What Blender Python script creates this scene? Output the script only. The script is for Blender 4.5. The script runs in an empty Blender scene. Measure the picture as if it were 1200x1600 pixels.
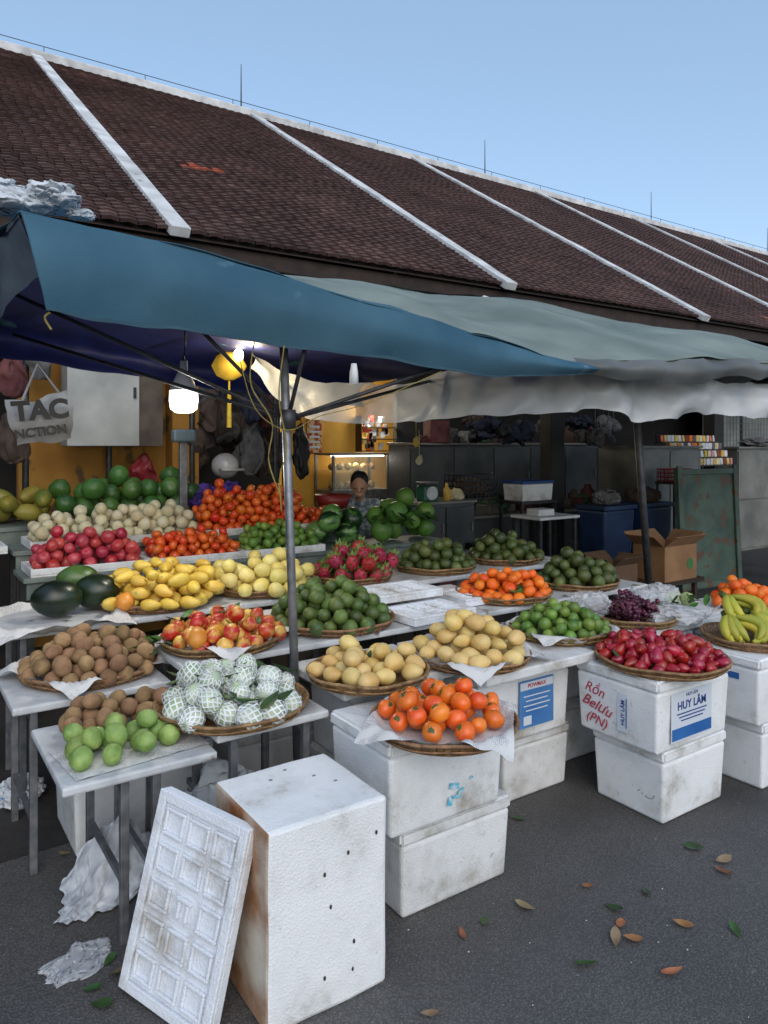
import bpy,bmesh,math,random
from mathutils import Vector,Matrix,noise
random.seed(7)
D=bpy.data;S=bpy.context.scene;C=S.collection;PI=math.pi
R=random.uniform
# ------------------------------------------------------------------ camera (level, lens shifted down)
H=1.65;YAW=math.radians(34.3);FP=1150.;HY=693.
cam=D.objects.new('camera',D.cameras.new('camera'));C.objects.link(cam);S.camera=cam
cam.location=(0,0,H);cam.rotation_euler=(PI/2,0,-YAW)
cam.data.sensor_fit='VERTICAL';cam.data.sensor_height=36;cam.data.lens=FP/1600*36;cam.data.clip_end=600;cam.data.clip_start=.05
cam.data.shift_y=-(800-HY)/1600
Fw=Vector((math.sin(YAW),math.cos(YAW),0))
Rt=Vector((math.cos(YAW),-math.sin(YAW),0));Up=Vector((0,0,1))
def ray(px,py): return Fw+Rt*((px-600)/FP)+Up*((HY-py)/FP)
def PV(px,py,v):
    r=ray(px,py);t=v/r.y;return Vector((0,0,H))+r*t
def PZ(px,py,z):
    r=ray(px,py);t=(z-H)/r.z;return Vector((0,0,H))+r*t
# ------------------------------------------------------------------ materials
def col(c):
    if max(c)<=1: return (c[0],c[1],c[2],1)
    f=lambda x:(x/255/12.92) if x/255<=.04045 else ((x/255+.055)/1.055)**2.4
    return (f(c[0]),f(c[1]),f(c[2]),1)
def base(name):
    m=D.materials.new(name);m.use_nodes=True;nt=m.node_tree
    return m,nt,nt.nodes,nt.links,nt.nodes['Principled BSDF']
def M(name,c1,c2=None,scale=12,rough=.6,bump=0,bscale=60,metal=0,rnd=0,coat=0,ct=(.35,.65),stretch=None,emit=0,alpha=1,trans=0,spots=None,sub=0,spec=.5):
    m,nt,N,L,b=base(name)
    tc=N.new('ShaderNodeTexCoord');oi=N.new('ShaderNodeObjectInfo')
    mp=N.new('ShaderNodeMapping');L.new(tc.outputs['Object'],mp.inputs[0])
    if stretch: mp.inputs['Scale'].default_value=stretch
    mu=N.new('ShaderNodeMath');mu.operation='MULTIPLY';mu.inputs[1].default_value=37;L.new(oi.outputs['Random'],mu.inputs[0])
    no=N.new('ShaderNodeTexNoise');no.noise_dimensions='4D';no.inputs['Scale'].default_value=scale;no.inputs['Detail'].default_value=5
    L.new(mp.outputs[0],no.inputs['Vector']);L.new(mu.outputs[0],no.inputs['W'])
    cr=N.new('ShaderNodeValToRGB');cr.color_ramp.elements[0].position=ct[0];cr.color_ramp.elements[1].position=ct[1]
    cr.color_ramp.elements[0].color=col(c1);cr.color_ramp.elements[1].color=col(c2 or c1);L.new(no.outputs['Fac'],cr.inputs[0])
    out=cr.outputs[0]
    if spots:
        vo=N.new('ShaderNodeTexNoise');vo.inputs['Scale'].default_value=spots[1];vo.inputs['Detail'].default_value=3;L.new(mp.outputs[0],vo.inputs['Vector'])
        r2=N.new('ShaderNodeValToRGB');r2.color_ramp.elements[0].position=spots[2];r2.color_ramp.elements[1].position=min(1,spots[2]+.06);L.new(vo.outputs['Fac'],r2.inputs[0])
        mx=N.new('ShaderNodeMix');mx.data_type='RGBA';L.new(r2.outputs[0],mx.inputs[0]);L.new(out,mx.inputs[6]);mx.inputs[7].default_value=col(spots[0]);out=mx.outputs[2]
    if rnd:
        hs=N.new('ShaderNodeHueSaturation');mr=N.new('ShaderNodeMapRange');mr.inputs[3].default_value=1-rnd;mr.inputs[4].default_value=1+rnd*.6
        L.new(oi.outputs['Random'],mr.inputs[0]);L.new(mr.outputs[0],hs.inputs['Value']);L.new(out,hs.inputs['Color'])
        m2=N.new('ShaderNodeMapRange');m2.inputs[3].default_value=.5-rnd*.07;m2.inputs[4].default_value=.5+rnd*.07
        fr=N.new('ShaderNodeMath');fr.operation='FRACT';L.new(mu.outputs[0],fr.inputs[0]);L.new(fr.outputs[0],m2.inputs[0]);L.new(m2.outputs[0],hs.inputs['Hue']);out=hs.outputs[0]
    L.new(out,b.inputs['Base Color']);b.inputs['Roughness'].default_value=rough;b.inputs['Metallic'].default_value=metal
    b.inputs['Specular IOR Level'].default_value=spec
    b.inputs['Coat Weight'].default_value=coat;b.inputs['Coat Roughness'].default_value=.2
    b.inputs['Alpha'].default_value=alpha;b.inputs['Transmission Weight'].default_value=trans
    if sub: b.inputs['Subsurface Weight'].default_value=sub;b.inputs['Subsurface Scale'].default_value=.01
    if emit: L.new(out,b.inputs['Emission Color']);b.inputs['Emission Strength'].default_value=emit
    if bump:
        nb=N.new('ShaderNodeTexNoise');nb.inputs['Scale'].default_value=bscale;nb.inputs['Detail'].default_value=4;L.new(mp.outputs[0],nb.inputs['Vector'])
        bp=N.new('ShaderNodeBump');bp.inputs['Strength'].default_value=bump;bp.inputs['Distance'].default_value=.01;L.new(nb.outputs['Fac'],bp.inputs['Height']);L.new(bp.outputs[0],b.inputs['Normal'])
    return m
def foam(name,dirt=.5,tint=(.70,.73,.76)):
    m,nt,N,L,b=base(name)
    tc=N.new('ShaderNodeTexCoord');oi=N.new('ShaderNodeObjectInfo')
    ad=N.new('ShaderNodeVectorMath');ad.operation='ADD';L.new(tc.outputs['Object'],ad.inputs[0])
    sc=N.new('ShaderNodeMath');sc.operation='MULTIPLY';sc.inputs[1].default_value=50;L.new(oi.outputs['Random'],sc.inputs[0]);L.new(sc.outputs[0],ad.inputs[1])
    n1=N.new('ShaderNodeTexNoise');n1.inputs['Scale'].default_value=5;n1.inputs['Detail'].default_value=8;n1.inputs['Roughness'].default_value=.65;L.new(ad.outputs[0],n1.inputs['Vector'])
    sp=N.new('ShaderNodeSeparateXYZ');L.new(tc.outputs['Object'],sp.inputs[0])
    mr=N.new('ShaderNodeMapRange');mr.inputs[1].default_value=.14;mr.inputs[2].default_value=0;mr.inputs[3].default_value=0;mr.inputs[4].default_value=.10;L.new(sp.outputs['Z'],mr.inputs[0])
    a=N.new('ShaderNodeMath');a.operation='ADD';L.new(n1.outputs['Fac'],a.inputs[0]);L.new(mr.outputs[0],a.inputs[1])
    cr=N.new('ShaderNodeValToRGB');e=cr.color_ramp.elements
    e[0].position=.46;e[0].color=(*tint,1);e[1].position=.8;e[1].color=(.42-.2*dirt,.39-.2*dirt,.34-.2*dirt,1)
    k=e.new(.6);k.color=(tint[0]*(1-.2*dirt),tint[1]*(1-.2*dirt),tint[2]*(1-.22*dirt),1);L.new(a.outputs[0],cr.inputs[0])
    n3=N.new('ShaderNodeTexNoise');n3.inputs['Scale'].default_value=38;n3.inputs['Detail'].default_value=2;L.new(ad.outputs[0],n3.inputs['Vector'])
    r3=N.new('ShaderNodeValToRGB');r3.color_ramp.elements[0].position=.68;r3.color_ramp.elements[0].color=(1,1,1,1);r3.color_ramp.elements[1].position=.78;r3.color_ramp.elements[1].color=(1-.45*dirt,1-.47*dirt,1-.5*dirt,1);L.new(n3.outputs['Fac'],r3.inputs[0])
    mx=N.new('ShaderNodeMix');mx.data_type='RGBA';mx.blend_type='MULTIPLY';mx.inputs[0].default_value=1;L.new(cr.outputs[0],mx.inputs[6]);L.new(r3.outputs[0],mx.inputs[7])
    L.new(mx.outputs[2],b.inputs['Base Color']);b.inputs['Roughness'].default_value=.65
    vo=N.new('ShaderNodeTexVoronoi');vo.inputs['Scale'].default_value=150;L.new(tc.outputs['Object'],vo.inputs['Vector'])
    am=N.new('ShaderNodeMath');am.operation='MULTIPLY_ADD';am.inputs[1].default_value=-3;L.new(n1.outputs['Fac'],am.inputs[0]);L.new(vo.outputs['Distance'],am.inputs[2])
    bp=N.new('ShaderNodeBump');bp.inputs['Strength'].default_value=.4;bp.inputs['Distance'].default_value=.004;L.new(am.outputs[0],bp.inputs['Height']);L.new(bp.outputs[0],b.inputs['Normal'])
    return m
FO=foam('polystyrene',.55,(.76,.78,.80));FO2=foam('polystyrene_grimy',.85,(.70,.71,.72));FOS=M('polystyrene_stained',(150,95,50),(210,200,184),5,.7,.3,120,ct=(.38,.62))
DRK=M('dent_shade_black',(.02,.02,.02))
BAM=M('bamboo_strips',(104,76,50),(156,122,84),30,.6,.5,90,rnd=.15);BAMD=M('bamboo_weave',(88,64,40),(132,100,64),60,.7,.6,70)
def newsmat():
    m,nt,N,L,b=base('newsprint');tc=N.new('ShaderNodeTexCoord')
    w=N.new('ShaderNodeTexWave');w.bands_direction='Y';w.inputs['Scale'].default_value=55;w.inputs['Distortion'].default_value=.2;L.new(tc.outputs['Object'],w.inputs[0])
    mp=N.new('ShaderNodeMapping');mp.inputs['Scale'].default_value=(1,.35,1);L.new(tc.outputs['Object'],mp.inputs[0])
    n=N.new('ShaderNodeTexNoise');n.inputs['Scale'].default_value=200;L.new(mp.outputs[0],n.inputs[0])
    n2=N.new('ShaderNodeTexNoise');n2.inputs['Scale'].default_value=9;L.new(tc.outputs['Object'],n2.inputs[0])
    r=N.new('ShaderNodeValToRGB');r.color_ramp.elements[0].position=.42;r.color_ramp.elements[1].position=.5;L.new(n.outputs['Fac'],r.inputs[0])
    r2=N.new('ShaderNodeValToRGB');r2.color_ramp.elements[0].position=.47;r2.color_ramp.elements[1].position=.5;L.new(n2.outputs['Fac'],r2.inputs[0])
    rw=N.new('ShaderNodeValToRGB');rw.color_ramp.elements[0].position=.4;rw.color_ramp.elements[1].position=.6;L.new(w.outputs['Fac'],rw.inputs[0])
    a=N.new('ShaderNodeMath');a.operation='MULTIPLY';L.new(r.outputs[0],a.inputs[0]);L.new(rw.outputs[0],a.inputs[1])
    a2=N.new('ShaderNodeMath');a2.operation='MULTIPLY';L.new(a.outputs[0],a2.inputs[0]);L.new(r2.outputs[0],a2.inputs[1])
    mx=N.new('ShaderNodeMix');mx.data_type='RGBA';L.new(a2.outputs[0],mx.inputs[0]);mx.inputs[6].default_value=(.62,.62,.61,1);mx.inputs[7].default_value=(.32,.32,.34,1)
    L.new(mx.outputs[2],b.inputs['Base Color']);b.inputs['Roughness'].default_value=.8;return m
NEWS=newsmat()
STEEL=M('galvanised_steel',(105,108,112),(140,142,146),20,.45,.1,80,metal=.6);DST=M('dark_steel',(50,52,56),(72,72,74),20,.5,.1,60,metal=.5)
TOPW=M('plastic_top_worn',(165,169,172),(205,208,210),7,.5,.15,40,spots=((108,102,92),9,.64))
BLK=M('black_plastic',(20,20,22),(30,30,32),20,.5)
WHT=M('white_paint',(190,192,195),(215,216,218),8,.6,.1,30)
GRN=M('green_leaf',(45,80,30),(80,120,45),18,.5,.2,60,rnd=.25)
GRND=M('dark_leaf',(35,60,28),(60,90,40),18,.5,.2,60,rnd=.25)
STEM=M('stem_green',(90,105,50),(60,75,30),30,.7)
# ------------------------------------------------------------------ mesh helpers
def box(bm,x0,x1,y0,y1,z0,z1,taper=0,mi=0):
    t=taper
    v=[bm.verts.new(p) for p in((x0+t,y0+t,z0),(x1-t,y0+t,z0),(x1-t,y1-t,z0),(x0+t,y1-t,z0),(x0,y0,z1),(x1,y0,z1),(x1,y1,z1),(x0,y1,z1))]
    fs=[]
    for f in((3,2,1,0),(4,5,6,7),(0,1,5,4),(1,2,6,5),(2,3,7,6),(3,0,4,7)):
        g=bm.faces.new([v[i] for i in f]);g.material_index=mi;fs.append(g)
    return fs
def tube(bm,pts,r,n=8,cap=True):
    pts=[Vector(p) for p in pts];rr=r if isinstance(r,(list,tuple)) else [r]*len(pts);rings=[]
    up=Vector((0,0,1))
    for i,p in enumerate(pts):
        t=(pts[min(i+1,len(pts)-1)]-pts[max(i-1,0)]).normalized()
        a=t.cross(up)
        if a.length<.05:a=t.cross(Vector((1,0,0)))
        a.normalize();b=t.cross(a)
        rings.append([bm.verts.new(p+(a*math.cos(2*PI*k/n)+b*math.sin(2*PI*k/n))*rr[i]) for k in range(n)])
    for i in range(len(pts)-1):
        for k in range(n): bm.faces.new((rings[i][k],rings[i][(k+1)%n],rings[i+1][(k+1)%n],rings[i+1][k]))
    if cap:
        bm.faces.new(rings[0][::-1]);bm.faces.new(rings[-1])
def rev(bm,prof,n=18,loc=(0,0,0),f=None):
    rings=[];lx,ly,lz=loc
    for r,z in prof:
        if r<1e-5: rings.append([bm.verts.new((lx,ly,lz+z))])
        else: rings.append([bm.verts.new((lx+r*math.cos(2*PI*k/n)*(f(k,n) if f else 1),ly+r*math.sin(2*PI*k/n)*(f(k,n) if f else 1),lz+z)) for k in range(n)])
    for a,b in zip(rings,rings[1:]):
        for k in range(n):
            k2=(k+1)%n
            if len(a)==1 and len(b)==1: continue
            if len(a)==1: bm.faces.new((a[0],b[k2],b[k]))
            elif len(b)==1: bm.faces.new((a[k],a[k2],b[0]))
            else: bm.faces.new((a[k],a[k2],b[k2],b[k]))
def ell(bm,c,rad,seg=14,rings=9,rot=None):
    m=Matrix.Translation(c)@(rot.to_4x4() if rot else Matrix())@Matrix.Diagonal((*rad,1))
    bmesh.ops.create_uvsphere(bm,u_segments=seg,v_segments=rings,radius=1,matrix=m)
def mesh(name,bm,mats,smooth=True):
    bmesh.ops.recalc_face_normals(bm,faces=bm.faces)
    me=D.meshes.new(name);bm.to_mesh(me);bm.free()
    for m in (mats if isinstance(mats,(list,tuple)) else [mats]): me.materials.append(m)
    if smooth:
        for p in me.polygons:p.use_smooth=True
    return me
def link(name,me,parent=None,loc=None):
    o=D.objects.new(name,me);C.objects.link(o)
    if parent:o.parent=parent
    if loc is not None:o.location=loc
    return o
def obj(name,bm,mats,parent=None,loc=None,smooth=False,bevel=0,seg=2):
    o=link(name,mesh(name,bm,mats,smooth),parent,loc)
    if bevel:
        b=o.modifiers.new('b','BEVEL');b.width=bevel;b.segments=seg;b.limit_method='ANGLE';b.angle_limit=.6
    return o
def tag(o,label,cat,group=None):
    o['label']=label;o['category']=cat
    if group:o['group']=group
    return o
def thing(name,label,cat,loc=(0,0,0),rz=0,group=None):
    o=D.objects.new(name,None);o.empty_display_size=.1;C.objects.link(o);o.location=loc;o.rotation_euler=(0,0,rz);return tag(o,label,cat,group)
def B(): return bmesh.new()
def crumple(bm,amp,sc,seed=0):
    for v in bm.verts:
        q=v.co*sc+Vector((seed,seed*.7,seed*1.3));v.co+=noise.noise_vector(q)*amp+noise.noise_vector(q*2.7)*amp*.4
def cr(p0,p1,p2,p3,t): return .5*((2*p1)+(p2-p0)*t+(2*p0-5*p1+4*p2-p3)*t*t+(3*p1-p0-3*p2+p3)*t**3)
def spl(pts,n):
    pts=[Vector(p) for p in pts];o=[];m=len(pts)-1
    for i in range(n+1):
        x=i/n*m;k=min(int(x),m-1);t=x-k
        o.append(cr(pts[max(k-1,0)],pts[k],pts[k+1],pts[min(k+2,m)],t))
    return o
def sheet(rows,nu=60,nv=16,amp=.01,sc=5,seed=1,fold=None):
    rr=[spl(r,nu) for r in rows];bm=B();grid=[]
    for i in range(nu+1):
        grid.append(spl([r[i] for r in rr],nv))
    vs=[[None]*(nv+1) for _ in range(nu+1)]
    for i in range(nu+1):
        for j in range(nv+1):
            p=grid[i][j];q=p*sc+Vector((seed*3,seed,0))
            d=noise.noise_vector(q)*amp+noise.noise_vector(q*2.3)*amp*.4
            if fold: d+=fold(i/nu,j/nv)
            vs[i][j]=bm.verts.new(p+d)
    for i in range(nu):
        for j in range(nv): bm.faces.new((vs[i][j],vs[i+1][j],vs[i+1][j+1],vs[i][j+1]))
    return bm
def text(s,size,mat,parent,loc,rot=(PI/2,0,0),name='printed_text',shear=0,al='CENTER',off=0):
    cu=D.curves.new(name,'FONT');cu.body=s;cu.size=size;cu.extrude=.0006;cu.align_x=al;cu.shear=shear;cu.offset=off
    t=D.objects.new('tmp',cu);C.objects.link(t);bpy.context.view_layer.update()
    me=D.meshes.new_from_object(t.evaluated_get(bpy.context.evaluated_depsgraph_get()));D.objects.remove(t)
    me.name=name;me.materials.clear();me.materials.append(mat)
    o=link(name,me,parent,loc);o.rotation_euler=rot;return o
def simple(name,bm,mats,label,cat,origin,group=None,smooth=False,bevel=0,rz=0):
    o=obj(name,bm,mats,None,origin,smooth,bevel);o.rotation_euler=(0,0,rz);return tag(o,label,cat,group)
# ------------------------------------------------------------------ world
w=D.worlds.new('World');S.world=w;w.use_nodes=True;wn=w.node_tree
sky=wn.nodes.new('ShaderNodeTexSky');sky.sky_type='NISHITA';sky.sun_disc=False;sky.sun_elevation=math.radians(36);sky.sun_rotation=math.radians(200)
sky.air_density=1.0;sky.dust_density=1.6;sky.ozone_density=1.2
hz_=wn.nodes.new('ShaderNodeMix');hz_.data_type='RGBA';hz_.inputs[0].default_value=.42;hz_.inputs[7].default_value=(1.75,2.6,3.5,1)
wn.links.new(sky.outputs[0],hz_.inputs[6]);wn.links.new(hz_.outputs[2],wn.nodes['Background'].inputs[0]);wn.nodes['Background'].inputs[1].default_value=.235
sl=D.lights.new('sun','SUN');sl.energy=1.0;sl.angle=math.radians(60);sl.color=(1,.93,.85)
so=link('sun',sl);so.rotation_euler=(math.radians(52),0,math.radians(-14))
S.view_settings.view_transform='Standard'
# ------------------------------------------------------------------ ground
bm=B();bmesh.ops.create_grid(bm,x_segments=2,y_segments=2,size=400)
def asphalt():
    m,nt,N,L,b=base('asphalt');tc=N.new('ShaderNodeTexCoord')
    def ns(s,d=4):
        n=N.new('ShaderNodeTexNoise');n.inputs['Scale'].default_value=s;n.inputs['Detail'].default_value=d;L.new(tc.outputs['Object'],n.inputs[0]);return n.outputs['Fac']
    def rp(i,a,b_,c1,c2):
        r=N.new('ShaderNodeValToRGB');r.color_ramp.elements[0].position=a;r.color_ramp.elements[1].position=b_;r.color_ramp.elements[0].color=c1;r.color_ramp.elements[1].color=c2;L.new(i,r.inputs[0]);return r.outputs[0]
    def mul(a,b_,t='MULTIPLY'):
        x=N.new('ShaderNodeMix');x.data_type='RGBA';x.blend_type=t;x.inputs[0].default_value=1;L.new(a,x.inputs[6]);L.new(b_,x.inputs[7]);return x.outputs[2]
    c=rp(ns(1.3,8),.3,.7,(.082,.078,.076,1),(.12,.115,.112,1))
    vo=N.new('ShaderNodeTexVoronoi');vo.inputs['Scale'].default_value=130;L.new(tc.outputs['Object'],vo.inputs[0])
    c=mul(c,rp(vo.outputs['Distance'],.1,.6,(1.25,1.25,1.25,1),(.65,.65,.65,1)))
    c=mul(c,rp(ns(150,2),.65,.71,(0,0,0,1),(.16,.16,.16,1)),'ADD')
    c=mul(c,rp(ns(34,3),.69,.74,(0,0,0,1),(.08,.075,.07,1)),'ADD')
    c=mul(c,rp(ns(.7,6),.5,.68,(1,1,1,1),(.6,.59,.58,1)))
    L.new(c,b.inputs['Base Color'])
    L.new(rp(ns(1.1,6),.4,.7,(.85,)*3+(1,),(.6,)*3+(1,)),b.inputs['Roughness'])
    bp=N.new('ShaderNodeBump');bp.inputs['Strength'].default_value=.5;bp.inputs['Distance'].default_value=.004;bp.invert=True;L.new(vo.outputs['Distance'],bp.inputs['Height']);L.new(bp.outputs[0],b.inputs['Normal']);return m
ASP=asphalt()
g=obj('ground',bm,ASP);g['kind']='structure'
def patch(name,pts,z,mat):
    bm=B();bm.faces.new([bm.verts.new((p[0],p[1],z)) for p in pts]);o=obj(name,bm,mat);o['kind']='structure';return o
patch('market_floor',[(-6,3.1),(40,4.1),(40,30),(-6,30)],.004,M('dark_floor',(40,38,37),(62,59,57),2.5,.7,.5,30))
# ------------------------------------------------------------------ market hall
EV,EZ,RV,RZ=5.6,3.3,11.95,7.38
hall=thing('market_hall','long market hall with dark brown tiled roof and white ribs','building',(0,0,0))
def rooftiles(u0,u1):
    L=math.hypot(RV-EV,RZ-EZ);nr=84;tw=.135;nc=int((u1-u0)/tw)
    sl=Vector((0,(RV-EV)/L,(RZ-EZ)/L));nn=Vector((0,-sl.z,sl.y));V=[];Fc=[];cl=[]
    for i in range(nr):
        s=L*i/nr-.03;off=R(0,.05);rc=R(.88,1.1)
        for j in range(nc):
            lift=R(0,.005)
            if random.random()<.004: lift=.014
            x=u0+j*tw+off;o=Vector((x,EV,EZ))+sl*s
            c=R(.7,1.22)*rc*1.22;h=R(0,1)
            rgb=(.064*c+.010*h,.037*c+.004*h,.033*c+.003*h)
            if 2.55<x<2.95 and .29<i/nr<.322 and random.random()<.8: rgb=(.42,.12,.07)
            if 10.9<x<11.6 and .05<i/nr<.065: rgb=(.3,.12,.08)
            if random.random()<.03: rgb=(rgb[0]*1.4,rgb[1]*1.5,rgb[2]*1.5)
            b=len(V);ex=L/nr*1.2
            for (xx,zz) in((.004,.008),(tw/2,.020),(tw-.004,.008)):
                V.append(o+Vector((xx,0,0))+nn*(zz+.015+lift));V.append(o+Vector((xx,0,0))+sl*ex+nn*(zz));V.append(o+Vector((xx,0,0))+nn*(zz-.014+lift))
            Fc+= [(b,b+3,b+4,b+1),(b+3,b+6,b+7,b+4),(b+2,b+5,b+3,b),(b+5,b+8,b+6,b+3)]
            cl+=[(*rgb,1)]*9
    me=D.meshes.new('roof');me.from_pydata([tuple(v) for v in V],[],Fc)
    a=me.color_attributes.new('Col','FLOAT_COLOR','POINT');a.data.foreach_set('color',[c for q in cl for c in q])
    m,nt,N,Lk,b=base('clay_tiles');at=N.new('ShaderNodeAttribute');at.attribute_name='Col'
    tc=N.new('ShaderNodeTexCoord');n=N.new('ShaderNodeTexNoise');n.inputs['Scale'].default_value=.9;n.inputs['Detail'].default_value=6;Lk.new(tc.outputs['Object'],n.inputs[0])
    rr=N.new('ShaderNodeValToRGB');rr.color_ramp.elements[0].position=.35;rr.color_ramp.elements[0].color=(.72,.72,.74,1);rr.color_ramp.elements[1].position=.7;rr.color_ramp.elements[1].color=(1.2,1.18,1.18,1);Lk.new(n.outputs['Fac'],rr.inputs[0])
    mx=N.new('ShaderNodeMix');mx.data_type='RGBA';mx.blend_type='MULTIPLY';mx.inputs[0].default_value=1;Lk.new(at.outputs[0],mx.inputs[6]);Lk.new(rr.outputs[0],mx.inputs[7]);Lk.new(mx.outputs[2],b.inputs['Base Color'])
    b.inputs['Roughness'].default_value=.85;b.inputs['Specular IOR Level'].default_value=.25
    me.materials.append(m);link('roof',me,hall)
rooftiles(-1,27)
CON=M('whitewashed_concrete',(170,171,170),(216,217,217),4,.8,.3,30,spots=((128,128,126),9,.68))
WOOD=M('dark_timber',(34,24,20),(52,38,30),10,.8,.3,40)
DARKW=M('dark_wall',(26,25,26),(44,42,41),2,.85,.2,20)  # DARKW is a very dark grey wall colour
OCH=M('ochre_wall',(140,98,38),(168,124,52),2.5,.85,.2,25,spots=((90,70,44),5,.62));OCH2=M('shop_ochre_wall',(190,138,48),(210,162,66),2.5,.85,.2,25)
bm=B()
for a in(((-3,EV-.02,EZ-.06),(34,EV-.02,EZ-.06),(34,RV,RZ-.06),(-3,RV,RZ-.06)),((-3,RV,RZ-.06),(34,RV,RZ-.06),(34,RV+6.3,EZ),(-3,RV+6.3,EZ))):  # second face: unseen rear slope, added to keep the interior dark
    bm.faces.new([bm.verts.new(p) for p in a])
obj('roof_deck',bm,WOOD,hall)
sl_=math.atan2(RZ-EZ,RV-EV);Ls=math.hypot(RV-EV,RZ-EZ)
for k in range(-1,8):
    u=1.88+3.46*k;bm=B();nseg=24;rg=[]
    for i in range(nseg+1):
        y=-.1+(Ls+.1)*i/nseg;rg.append([bm.verts.new(p) for p in((-.075,y,-.02),(.075,y,-.02),(.075,y,.06),(-.075,y,.06))])
    for a,b in zip(rg,rg[1:]):
        for q in range(4): bm.faces.new((a[q],a[(q+1)%4],b[(q+1)%4],b[q]))
    bm.faces.new(rg[0]);bm.faces.new(rg[-1][::-1])
    crumple(bm,.006,3,k)
    o=obj('roof_rib',bm,CON,hall,(u,EV,EZ),bevel=.006);o.rotation_euler=(sl_,0,0)
bm=B();box(bm,-3,34,RV-.12,RV+.12,RZ-.08,RZ+.08);obj('ridge_cap',bm,CON,hall,bevel=.03)
for u in(5.15,10.8,16.6,22.3):
    bm=B();tube(bm,[(u,RV,RZ+.06),(u,RV,RZ+.85)],[.014,.006],6);obj('lightning_rod',bm,DST,hall)
bm=B();tube(bm,[(-3,RV,RZ+.2),(34,RV,RZ+.2)],.006,5)
for i in range(24): tube(bm,[(-2.5+1.5*i,RV,RZ+.06),(-2.5+1.5*i,RV,RZ+.2)],.006,5)
obj('lightning_conductor',bm,DST,hall)
bm=B();box(bm,-3,34,EV+.03,EV+.07,EZ-.2,EZ-.07);obj('fascia',bm,WOOD,hall)
bm=B();box(bm,-3,3.9,7.9,8.0,0,4.2);box(bm,6.3,34,8.9,9.0,0,4.2);box(bm,-3.1,-3,2.5,18,0,3.3);box(bm,34,34.1,5.6,18,0,7);box(bm,-3,34,18,18.1,0,3.3);box(bm,3.85,3.9,8.003,11,0,4.6)  # unseen end and rear walls added to keep sky light out
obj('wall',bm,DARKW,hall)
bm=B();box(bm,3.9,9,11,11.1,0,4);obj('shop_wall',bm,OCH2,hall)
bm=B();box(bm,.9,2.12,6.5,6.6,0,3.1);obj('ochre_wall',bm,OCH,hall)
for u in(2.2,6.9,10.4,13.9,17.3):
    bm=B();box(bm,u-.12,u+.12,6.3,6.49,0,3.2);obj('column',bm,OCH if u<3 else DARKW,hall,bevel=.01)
# ------------------------------------------------------------------ foam boxes
def foam_body(w,d,h): 
    bm=B();box(bm,-w/2,w/2,-d/2,d/2,0,h,taper=.012)
    bmesh.ops.bevel(bm,geom=bm.edges[:],offset=.014,segments=3,affect='EDGES',profile=.5);return bm
def foam_box(x0,x1,y0,y1,z0,h,label,mat=None,rz=0,lid=True,group='white foam boxes under the stall'):
    mat=mat or random.choice((FO,FO,FO2));w,d=x1-x0,y1-y0
    t=thing('foam_box',label,'box',((x0+x1)/2,(y0+y1)/2,z0),rz,group)
    if lid:
        obj('body',foam_body(w-.01,d-.01,h-.052),mat,t,smooth=False)
        bm=B();box(bm,-w/2,w/2,-d/2,d/2,0,.05);bmesh.ops.bevel(bm,geom=bm.edges[:],offset=.01,segments=3,affect='EDGES')
        obj('lid',bm,mat,t,(0,0,h-.05))
    else: obj('body',foam_body(w,d,h),mat,t)
    return t
LBL=M('blue_label',(52,104,164),(74,128,184),6,.4);LBL2=M('dark_blue_label',(34,84,150),(50,108,172),6,.4);LW=M('label_white',(200,208,218),None,5,.5);RED=M('red_marker',(180,50,72),(166,36,56),20,.6);INK=M('blue_ink',(30,60,130),None,5,.5);CYAN=M('cyan_smear',(80,180,205),(190,215,225),60,.6,ct=(.45,.62))
def flat(name,w,h,mat,parent,loc,rot=(PI/2,0,0)):
    bm=B();box(bm,-w/2,w/2,-h/2,h/2,0,.0012);o=obj(name,bm,mat,parent,loc);o.rotation_euler=rot;return o
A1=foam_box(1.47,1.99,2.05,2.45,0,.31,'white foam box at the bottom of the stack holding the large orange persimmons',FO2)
A2=foam_box(1.40,1.93,2.02,2.42,.31,.33,'white foam box with cyan smear directly under the persimmon basket',FO)
for (x,z,ww,hh,a) in((.02,.14,.045,.02,.2),(.05,.115,.03,.012,-.4),(.03,.10,.04,.01,.1),(.10,.15,.012,.012,.5),(0,.09,.02,.03,.3)):
    flat('paint_smear',ww,hh,CYAN,A2,(x+.0,-.1955,z-.02),(PI/2,a,0))
B1=foam_box(2.33,2.77,2.45,2.85,0,.30,'lower white foam box in the stack below the blue and white printed label',FO2)
B2=foam_box(2.13,2.72,2.40,2.85,.30,.335,'white foam box bearing a blue printed label, under the pale mangoes',FO)
pl=flat('box_label',.22,.215,LBL,B2,(.06,-.2262,.165))
flat('label_band',.21,.035,LW,pl,(0,.082,.0016),(0,0,0));text('POWMAX',.026,RED,pl,(0,.073,.003),(0,0,0),off=.0006)
for i in range(4): flat('label_line',.17-.03*(i%2),.005,LW,pl,(0,.035-.022*i,.0016),(0,0,0))
flat('label_line',.05,.04,LW,pl,(-.06,-.075,.0016),(0,0,0))
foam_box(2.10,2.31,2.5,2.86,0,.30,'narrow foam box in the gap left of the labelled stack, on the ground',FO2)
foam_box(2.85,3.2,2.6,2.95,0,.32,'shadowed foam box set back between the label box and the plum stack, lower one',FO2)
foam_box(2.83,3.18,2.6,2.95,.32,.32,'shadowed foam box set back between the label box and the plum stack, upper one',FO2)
C1=foam_box(2.77,3.25,1.93,2.32,0,.32,'plain white foam box at the bottom of the stack holding the red rose apples',FO)
C2=foam_box(2.70,3.25,1.91,2.36,.32,.32,'white foam box with red handwriting and blue label under the red rose apples',FO)
LR=(PI/2,0,-PI/2);lx=-.268
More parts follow.
